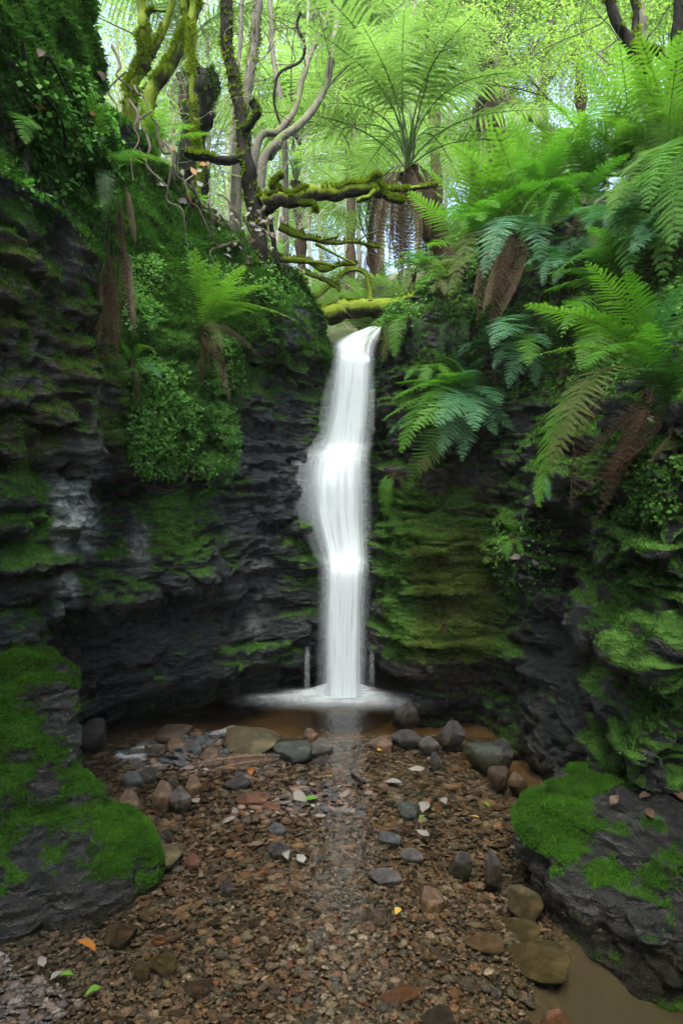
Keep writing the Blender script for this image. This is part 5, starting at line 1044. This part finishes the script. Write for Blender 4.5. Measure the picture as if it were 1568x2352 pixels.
# ------------------------------------------------------------------ leafy creeper hanging on the left wall
def leaf_scatter(V, N, n, size, seed, out=.02, clump=None, drop=.3):
    r = np.random.default_rng(seed); idx = r.integers(0, len(V), n); p = V[idx]+N[idx]*(out*r.uniform(0, 1, n))[:, None]+r.normal(0, .006, (n, 3))
    d = r.normal(0, 1, (n, 3))*.7+N[idx]*.5+np.array([0, 0, -drop]); d /= np.linalg.norm(d, axis=1, keepdims=True)
    nn = N[idx]+np.array([0, -.3, .7])+r.normal(0, .35, (n, 3)); w = np.cross(d, nn); w /= np.maximum(np.linalg.norm(w, axis=1, keepdims=True), 1e-6); s = size*r.uniform(.5, 1.4, n)[:, None]
    Q = np.stack([p, p+d*s*.45-w*s*.42, p+d*s, p+d*s*.45+w*s*.42], 1).reshape(-1, 3)
    return Q, np.arange(len(Q)).reshape(-1, 4), np.repeat(r.uniform(0, 1, n), 4)
ldx, ldy = proj(LV); nfl = fbm(LV*6, 231, 3)
def creeper(label, ok, n, size, seed, strands, V=LV, N=LN, mat='creeper'):
    t = thing('creeper', label, 'creeper', V[ok].mean(0)); Q, F, a = leaf_scatter(V[ok], N[ok], n, size, seed, .035)
    inv(mk('leaves', Q, F, M[mat], t, False, {'var': a}))['kind'] = 'stuff'
    r = random.Random(seed); pts = V[ok]; nn = N[ok]
    for k in range(strands):
        i = r.randrange(len(pts)); p = pts[i]+nn[i]*.02; L = r.uniform(.1, .28); q = [p+np.array([r.gauss(0, .006)*j, r.gauss(0, .004)*j, -L*j/6]) for j in range(7)]
        J = Join(); V_, F_ = tube(q, .0016, 4); J.add(V_, F_, .2)
        for j in range(1, 7):
            for s_ in (-1, 1):
                c_ = q[j]; d = np.array([s_*.012, -.006, -.006]); w = np.array([0, -.003, .009]); J.add(np.array([c_, c_+d*.5-w*.5, c_+d, c_+d*.5+w*.5]), np.array([[0, 1, 2, 3]]), r.random())
        inv(J.build('strand', M[mat], t, False, aname='var'))
creeper('cascade of small bright green leaves hanging below the little tongue fern', (box(ldx, ldy, 300, 430, 830, 1090, 30) > .5) & (nfl > .36) & (LV[:, 1] > 3.4), 5200, .021, 3, 10)
creeper('patch of small-leaved green plants beside the hanging dead fronds', (box(ldx, ldy, 285, 370, 590, 760, 25) > .5) & (nfl > .40) & (LV[:, 1] > 3.3), 2600, .019, 4, 4)
creeper('green leafy fringe on the overhang left of the wet black rocks', (box(ldx, ldy, 415, 545, 930, 1090, 30) > .5) & (nfl > .42), 2600, .018, 5, 10)
creeper('leafy tuft around the root of the long-frond fern', (box(ldx, ldy, 470, 560, 770, 900, 25) > .5) & (nfl > .42), 1600, .018, 6, 4)
creeper('small herbs scattered over the upper left mossy bank', (box(ldx, ldy, 20, 300, 60, 470, 40) > .5) & (nfl > .56) & (LV[:, 1] < 4), 3200, .022, 7, 0)
creeper('low green plants along the top edge of the left bank', (box(ldx, ldy, 420, 740, 430, 700, 20) > .5) & (nfl > .5), 2600, .022, 8, 0)
rdx, rdy = proj(RV); nfr = fbm(RV*6, 241, 3)
creeper('ivy-like leaves trailing on the dark right wall below the big fern', (box(rdx, rdy, 1370, 1568, 1000, 1200, 30) > .5) & (nfr > .5), 1500, .018, 9, 6, RV, RN, 'moss_wall')
creeper('small bright leaves along the edge of the right ledge', (box(rdx, rdy, 1140, 1290, 1180, 1360, 20) > .5) & (nfr > .47), 900, .017, 10, 6, RV, RN)
creeper('dark herbs growing beneath the fern bank on the right', (box(rdx, rdy, 950, 1568, 430, 900, 20) > .5) & (nfr > .5), 5200, .028, 11, 0, RV, RN, 'moss_wall')
creeper('low leafy herbs along the right rim beside the fall', (box(rdx, rdy, 870, 1100, 600, 780, 20) > .5) & (nfr > .42), 1800, .022, 12, 4, RV, RN)
# ------------------------------------------------------------------ roots, dry twigs and stems on the left bank
def strands(name, label, cat, spots, r0, mat, sag=.1, child='root', seed=1):
    p0 = hit(*spots[0][:2])[0]; t = thing(name, label, cat, p0); rs = random.Random(seed)
    for a, b, c_, d_, off in spots:
        p, n = hit(a, b); q, m_ = hit(c_, d_); p = p+n*.02; q = q+m_*.03
        if (q-p).length > 1.6: q = P(c_, d_, p.y-.05)
        mid = [p.lerp(q, f)+Vector((rs.gauss(0, .03), -abs(rs.gauss(0, .03))-off, rs.gauss(0, .03)-sag*.2)) for f in (.25, .5, .75)]
        V, F, _ = limb([tuple(p)]+[tuple(x) for x in mid]+[tuple(q)], r0*rs.uniform(.6, 1.2), r0*.45, 24, 5, .1, rs.randrange(99)); inv(mk(child, V, F, M[mat], t))
strands('root_tangle', 'tangle of bare grey roots spilling over the top of the left bank', 'roots', [(300, 235, 360, 420, .05), (320, 250, 330, 360, .04), (290, 170, 250, 330, .03), (360, 280, 430, 470, .05), (330, 300, 390, 480, .06), (380, 330, 420, 560, .03), (400, 350, 470, 500, .05), (310, 200, 370, 300, .06), (260, 110, 300, 260, .02), (350, 260, 300, 420, .04), (420, 400, 500, 580, .04), (440, 420, 560, 560, .03)], .009, 'twig')
strands('root_tangle', 'thin dark rootlets dangling in the crevice behind the dead fronds', 'roots', [(220, 480, 210, 640, .06), (235, 470, 228, 620, .07), (250, 470, 240, 660, .06), (262, 480, 258, 600, .06), (272, 470, 290, 640, .06), (210, 500, 205, 590, .05), (245, 500, 262, 680, .08)], .005, 'bark_dark', seed=3)
strands('vine', 'dark wiry vine crossing the mossy upper left bank', 'vine', [(40, 90, 135, 330, .02), (110, 130, 150, 250, .02)], .008, 'bark_dark', child='stem', seed=4)
strands('twig_litter', 'dry twigs lying on the slope beside the dark leaning trunk', 'twigs', [(480, 470, 560, 600, .02), (500, 450, 620, 560, .02), (530, 480, 580, 640, .02), (460, 480, 520, 560, .02), (560, 500, 640, 640, .02), (600, 560, 690, 640, .02), (610, 520, 650, 620, .03), (520, 560, 470, 640, .02)], .006, 'twig', child='twig', seed=5)
strands('root_tangle', 'wiry black stems and roots under the big bright fern', 'roots', [(1500, 895, 1370, 960, .05), (1490, 900, 1330, 1040, .06), (1510, 905, 1400, 1030, .05), (1480, 890, 1300, 980, .05), (1500, 910, 1380, 1100, .05), (1505, 900, 1420, 1000, .06)], .006, 'bark_dark', seed=6)
strands('root_tangle', 'pale thin roots hanging from the right bank under its fern row', 'roots', [(1220, 600, 1230, 720, .03), (1240, 590, 1235, 700, .03), (1290, 560, 1275, 700, .03), (1400, 500, 1410, 640, .03), (1440, 520, 1430, 660, .03), (1060, 620, 1040, 700, .03)], .005, 'twig', seed=7)
# bare pale twig thicket on the upper left slope
tk = thing('bare_shrub', 'mesh of thin bare pale twigs above the top of the left bank', 'shrub', on_floor(330, 6.3))
for k in range(9):
    b = on_floor(250+k*38, 5.6+.25*(k % 4)); J = twigs([tuple(b), tuple(b+Vector((.1, 0, .5))), tuple(b+Vector((R.uniform(-.2, .3), 0, 1.3)))], 9, 1.0, .006, R, 2, .3); inv(J.build('twigs', M['bark_haze_pale'], tk))['kind'] = 'stuff'
# ------------------------------------------------------------------ fallen leaves
def leaf_shape(mat, seed, lobes=0):
    r = np.random.default_rng(seed); n = 9; t = np.linspace(0, 1, n); w = .26*np.sin(np.pi*t**.8)**.9+.002; bend = r.uniform(-.12, .2); cup = r.uniform(.05, .25)
    V = []
    for k in range(n):
        z = bend*math.sin(math.pi*t[k]); V += [(t[k]-.5, -w[k]*(1+.12*r.normal()), z+cup*w[k]), (t[k]-.5, 0, z), (t[k]-.5, w[k]*(1+.12*r.normal()), z+cup*w[k])]
    V += [(-.72, .02, 0), (-.5, -.012, 0), (-.5, .012, .0)]
    F = []
    for k in range(n-1): F += [(3*k, 3*k+3, 3*k+4, 3*k+1), (3*k+1, 3*k+4, 3*k+5, 3*k+2)]
    V = np.array(V); return mk('leaf_shape', V, [np.array(F), np.array([[27, 28, 29]])], mat, link=False, attrs={'var': np.full(len(V), r.uniform(.2, .8))})
LC_ = {'yellow': ((.28, .18, .02), (.4, .27, .04)), 'green': ((.05, .14, .012), (.09, .2, .025)), 'orange': ((.16, .06, .012), (.24, .10, .02)), 'brown': ((.035, .022, .013), (.08, .05, .03)), 'pale': ((.09, .087, .078), (.19, .185, .165)), 'grey': ((.12, .13, .12), (.22, .23, .21))}
LF = {k: [leaf_shape(leaf_mat(k+'_leaf', a, b, .2, .5, .4, (1, 1, .7)), 50+q+len(k)) for q in range(3)] for k, (a, b) in LC_.items()}
def leaf_at(p, n, col, size, label, group='fallen leaves', yaw=None):
    o = ob('fallen_leaf', LF[col][R.randrange(3)]); o.location = p+n*.006; q = n.to_track_quat('Z', 'Y'); o.rotation_mode = 'QUATERNION'
    from mathutils import Quaternion
    o.rotation_quaternion = q @ Quaternion((0, 0, 1), R.uniform(0, 6.28) if yaw is None else yaw) @ Quaternion((1, 0, 0), R.uniform(-.25, .25)); o.scale = (size,)*3; return tag(o, label, 'leaf', group)
def leaf_px(dx, dy, col, size, label, group='fallen leaves', yaw=None):
    p = Pw(dx, dy, .0); z = max(float(bed_z(p.x, p.y))+.012, .006); p = Pw(dx, dy, z); return leaf_at(p, Vector((R.gauss(0, .12), R.gauss(0, .12), 1)).normalized(), col, size, label, group, yaw)
for a in [(152, 2246, 'green', .042, 'bright green round leaf on the gravel at the lower left'), (130, 2246, 'pale', .05, 'pale leaf touching the bright green round leaf'), (216, 2282, 'green', .05, 'bright green leaf lying right of the round one'), (96, 2212, 'pale', .05, 'pale grey curled leaf near the left frame edge'),
 (200, 2176, 'orange', .075, 'long orange-brown leaf on the sand at the lower left'), (912, 2096, 'yellow', .045, 'yellow leaf at the tip of the loaf-shaped stone'), (605, 2012, 'orange', .06, 'orange leaf in the mid gravel'), (872, 1726, 'yellow', .06, 'yellow leaf floating in the shallows under the foam'),
 (755, 1786, 'yellow', .06, 'small yellow leaf right of the fallen fern frond'), (525, 1769, 'orange', .08, 'orange leaf left of the fallen fern frond'), (576, 1773, 'rust' if False else 'orange', .08, 'red-orange leaf just below the fallen fern frond'), (818, 1796, 'brown', .11, 'large curled brown leaf in mid-stream'),
 (690, 1832, 'pale', .11, 'whitish torn leaf in the gravel'), (716, 1838, 'green', .08, 'green leaf next to the whitish torn leaf'), (970, 1880, 'green', .055, 'green leaf beside the pale greenish stone'), (975, 1856, 'pale', .09, 'whitish leaf above the pale greenish stone'),
 (970, 1915, 'pale', .07, 'pale maple-like leaf in the middle gravel'), (690, 1975, 'grey', .07, 'grey leaf in the mid gravel'), (660, 1968, 'pale', .06, 'pale leaf beside the dark grey angular stone'), (955, 1768, 'pale', .09, 'whitish leaf in the riffle'), (1010, 1780, 'brown', .08, 'brown leaf in the riffle below the upright dark stone'),
 (905, 1800, 'grey', .09, 'grey leaf floating in the middle riffle'), (850, 1740, 'brown', .08, 'brown leaf near the floating yellow leaf'), (1020, 1842, 'pale', .06, 'tiny whitish leaf in the right riffle'), (1235, 2002, 'brown', .06, 'brown leaf caught beside the right mossy rock'), (1115, 1850, 'green', .05, 'greenish leaf in the right channel'), (1090, 1880, 'yellow', .05, 'yellow leaf curled in the right channel'),
 (525, 1885, 'pale', .07, 'whitish leaf in the gravel below the left rubble'), (450, 1840, 'pale', .06, 'white leaf scrap in the left rubble'), (330, 1900, 'brown', .07, 'brown leaf in the shallow by the left mossy rock'), (590, 1880, 'brown', .07, 'brown leaf below the rusty slab'), (680, 1885, 'brown', .06, 'small brown leaf in the middle gravel')]:
    leaf_px(*a)
def litter(spec, n, cols, size, label, group):
    for k in range(n):
        x0, x1, y0, y1 = spec; dx, dy = R.uniform(x0, x1), R.uniform(y0, y1); p, nn = hit(dx, dy)
        if p.y > 6.5: continue
        up = (nn+Vector((R.gauss(0, .3), R.gauss(0, .3)-.2, .5))).normalized(); col = R.choice(cols); leaf_at(p+nn*.015, up, col, size*R.uniform(.7, 1.3), label.format({'pale': 'bleached', 'grey': 'grey', 'brown': 'dry brown', 'orange': 'rusty'}[col]), group)
litter((480, 650, 480, 620), 46, ['grey', 'brown', 'brown', 'pale'], .05, '{} leaf in the litter on the left bank below the log', 'leaf litter on the left bank')
litter((330, 470, 280, 470), 16, ['pale', 'brown', 'grey', 'orange'], .07, '{} leaf caught among the roots of the left bank', 'leaves among the roots')
litter((1170, 1250, 1255, 1335), 12, ['grey', 'brown', 'pale'], .06, '{} leaf lying on the ledge of the right wall', 'leaves on the right ledge')
for q_, lab_ in enumerate(('leftmost', 'rightmost', 'middle', 'frontmost')):
    litter(((1395, 1420), (1540, 1560), (1470, 1490), (1440, 1520))[q_]+((1830, 1845), (1830, 1850), (1835, 1850), (1868, 1885))[q_], 1, ['brown'], .05, '{} leaf on top of the low right rock, '+lab_+' of four', 'leaves on the low right rock')
litter((1380, 1520, 960, 1080), 8, ['brown', 'pale', 'grey'], .05, '{} leaf on the right wall under the big fern', 'leaves under the big fern')
litter((40, 250, 130, 430), 10, ['brown', 'grey', 'orange'], .06, '{} leaf stuck in the moss of the upper left bank', 'leaves in the upper left moss')
# dry frond on the gravel
ff = thing('fallen_frond', 'dry tan fern frond lying on the gravel before the yellowish boulder', 'fern frond', Pw(540, 1765, .03))
for a, b in (((645, 1735), (425, 1758)), ((640, 1745), (470, 1772)), ((600, 1740), (500, 1735))):
    p, q = Pw(*a, .05), Pw(*b, .03); frond(ff, p, q, 'tan', 0, (0, -.75, .6), 'frond')
# small cascade and foam lines in the stream
cs = thing('water_foam', 'white foam lines at the edges of the stream', 'foam', Pw(1150, 2000), kind='stuff')
def run(pts, wd, g, h=.012):
    n = 40; c = smooth_path([tuple(Pw(a, b, h)) for a, b in pts], n); T = np.gradient(c, axis=0); T /= np.linalg.norm(T, axis=1, keepdims=True); S = np.cross(T, [0, 0, 1.]); u = np.linspace(-1, 1, 14)
    G = c[:, None]+S[:, None]*(u*wd)[None, :, None]; G[..., 2] += .012*(1-u**2)[None]; t = np.linspace(0, 1, n); a = g*(1-u**2)[None]*np.sin(np.pi*t)[:, None]**.7
    fl = np.stack([np.broadcast_to(u*.2, (n, 14)), np.broadcast_to(t[:, None]*.5, (n, 14)), a], -1); return inv(mk('water_sheet', G, grid_faces(n, 14), M['silk'], cs, attrs={'flow': fl.reshape(-1, 3)}))
run([(1290, 1822), (1320, 1832), (1335, 1845)], .012, .5); run([(1268, 2062), (1300, 2070), (1330, 2085)], .008, .5); run([(270, 1735), (290, 1740), (340, 1737)], .035, .5)
run([(300, 1722), (330, 1718), (345, 1712)], .02, .4); run([(470, 1690), (510, 1682), (540, 1670)], .05, .3)
# ------------------------------------------------------------------ unseen trees added to shade the gorge, beside and behind the camera
SHADE_TREES = [(-3.4, .6), (-4.4, -3.0), (4.4, -3.0), (3.4, .4)]
for k, (x, y) in enumerate(SHADE_TREES):
    z = float(floor_z(np.array([x]), np.array([y]))[0][0]); b = Vector((x, y, z)); top = Vector((x*.35, y+.2, max(z+5.2, 9.2)))
    t = thing('forest_tree', f'unseen shade tree added on the {"left" if x < 0 else "right"} side of the gorge, {["beside", "behind"][y < -.5]} the viewer', 'tree', b, 'unseen shade trees round the gorge')
    V, F, path = limb([b-Vector((0, 0, .4)), b.lerp(top, .5)+Vector((.2, 0, 0)), top], .13, .07, 24, 8, .08, k); inv(mk('trunk', V, F, M['bark_grey'], t))
    for q in range(4):
        o = ob('crown', LS['green'+str(q % 3)], t); rad = R.uniform(1.3, 1.8); c = b.lerp(top, .72+.11*q)+Vector((R.uniform(-.8, .8), R.uniform(-.8, .6), 0)); o.location = c-b; o.scale = (rad, rad, rad*.8); o['kind'] = 'stuff'
# ------------------------------------------------------------------ the misty air
m, nt = new_mat('misty_air'); pv = node(nt, 'ShaderNodeVolumePrincipled'); pv.inputs['Color'].default_value = (.93, 1.0, .93, 1); pv.inputs['Density'].default_value = .0013; pv.inputs['Anisotropy'].default_value = 0
lk(nt, pv.outputs[0], node(nt, 'ShaderNodeOutputMaterial').inputs['Volume'])
hx, hy, hz = (-26, 26), (-9, 48), (-1.5, 24)
hv = np.array([(x, y, z) for x in hx for y in hy for z in hz]); hf = np.array([(0, 1, 3, 2), (4, 6, 7, 5), (0, 4, 5, 1), (2, 3, 7, 6), (0, 2, 6, 4), (1, 5, 7, 3)])
hz_ = mk('haze', hv, hf, m, smooth=False); tag(hz_, 'pale misty air filling the forest beyond the waterfall', 'haze', kind='stuff')
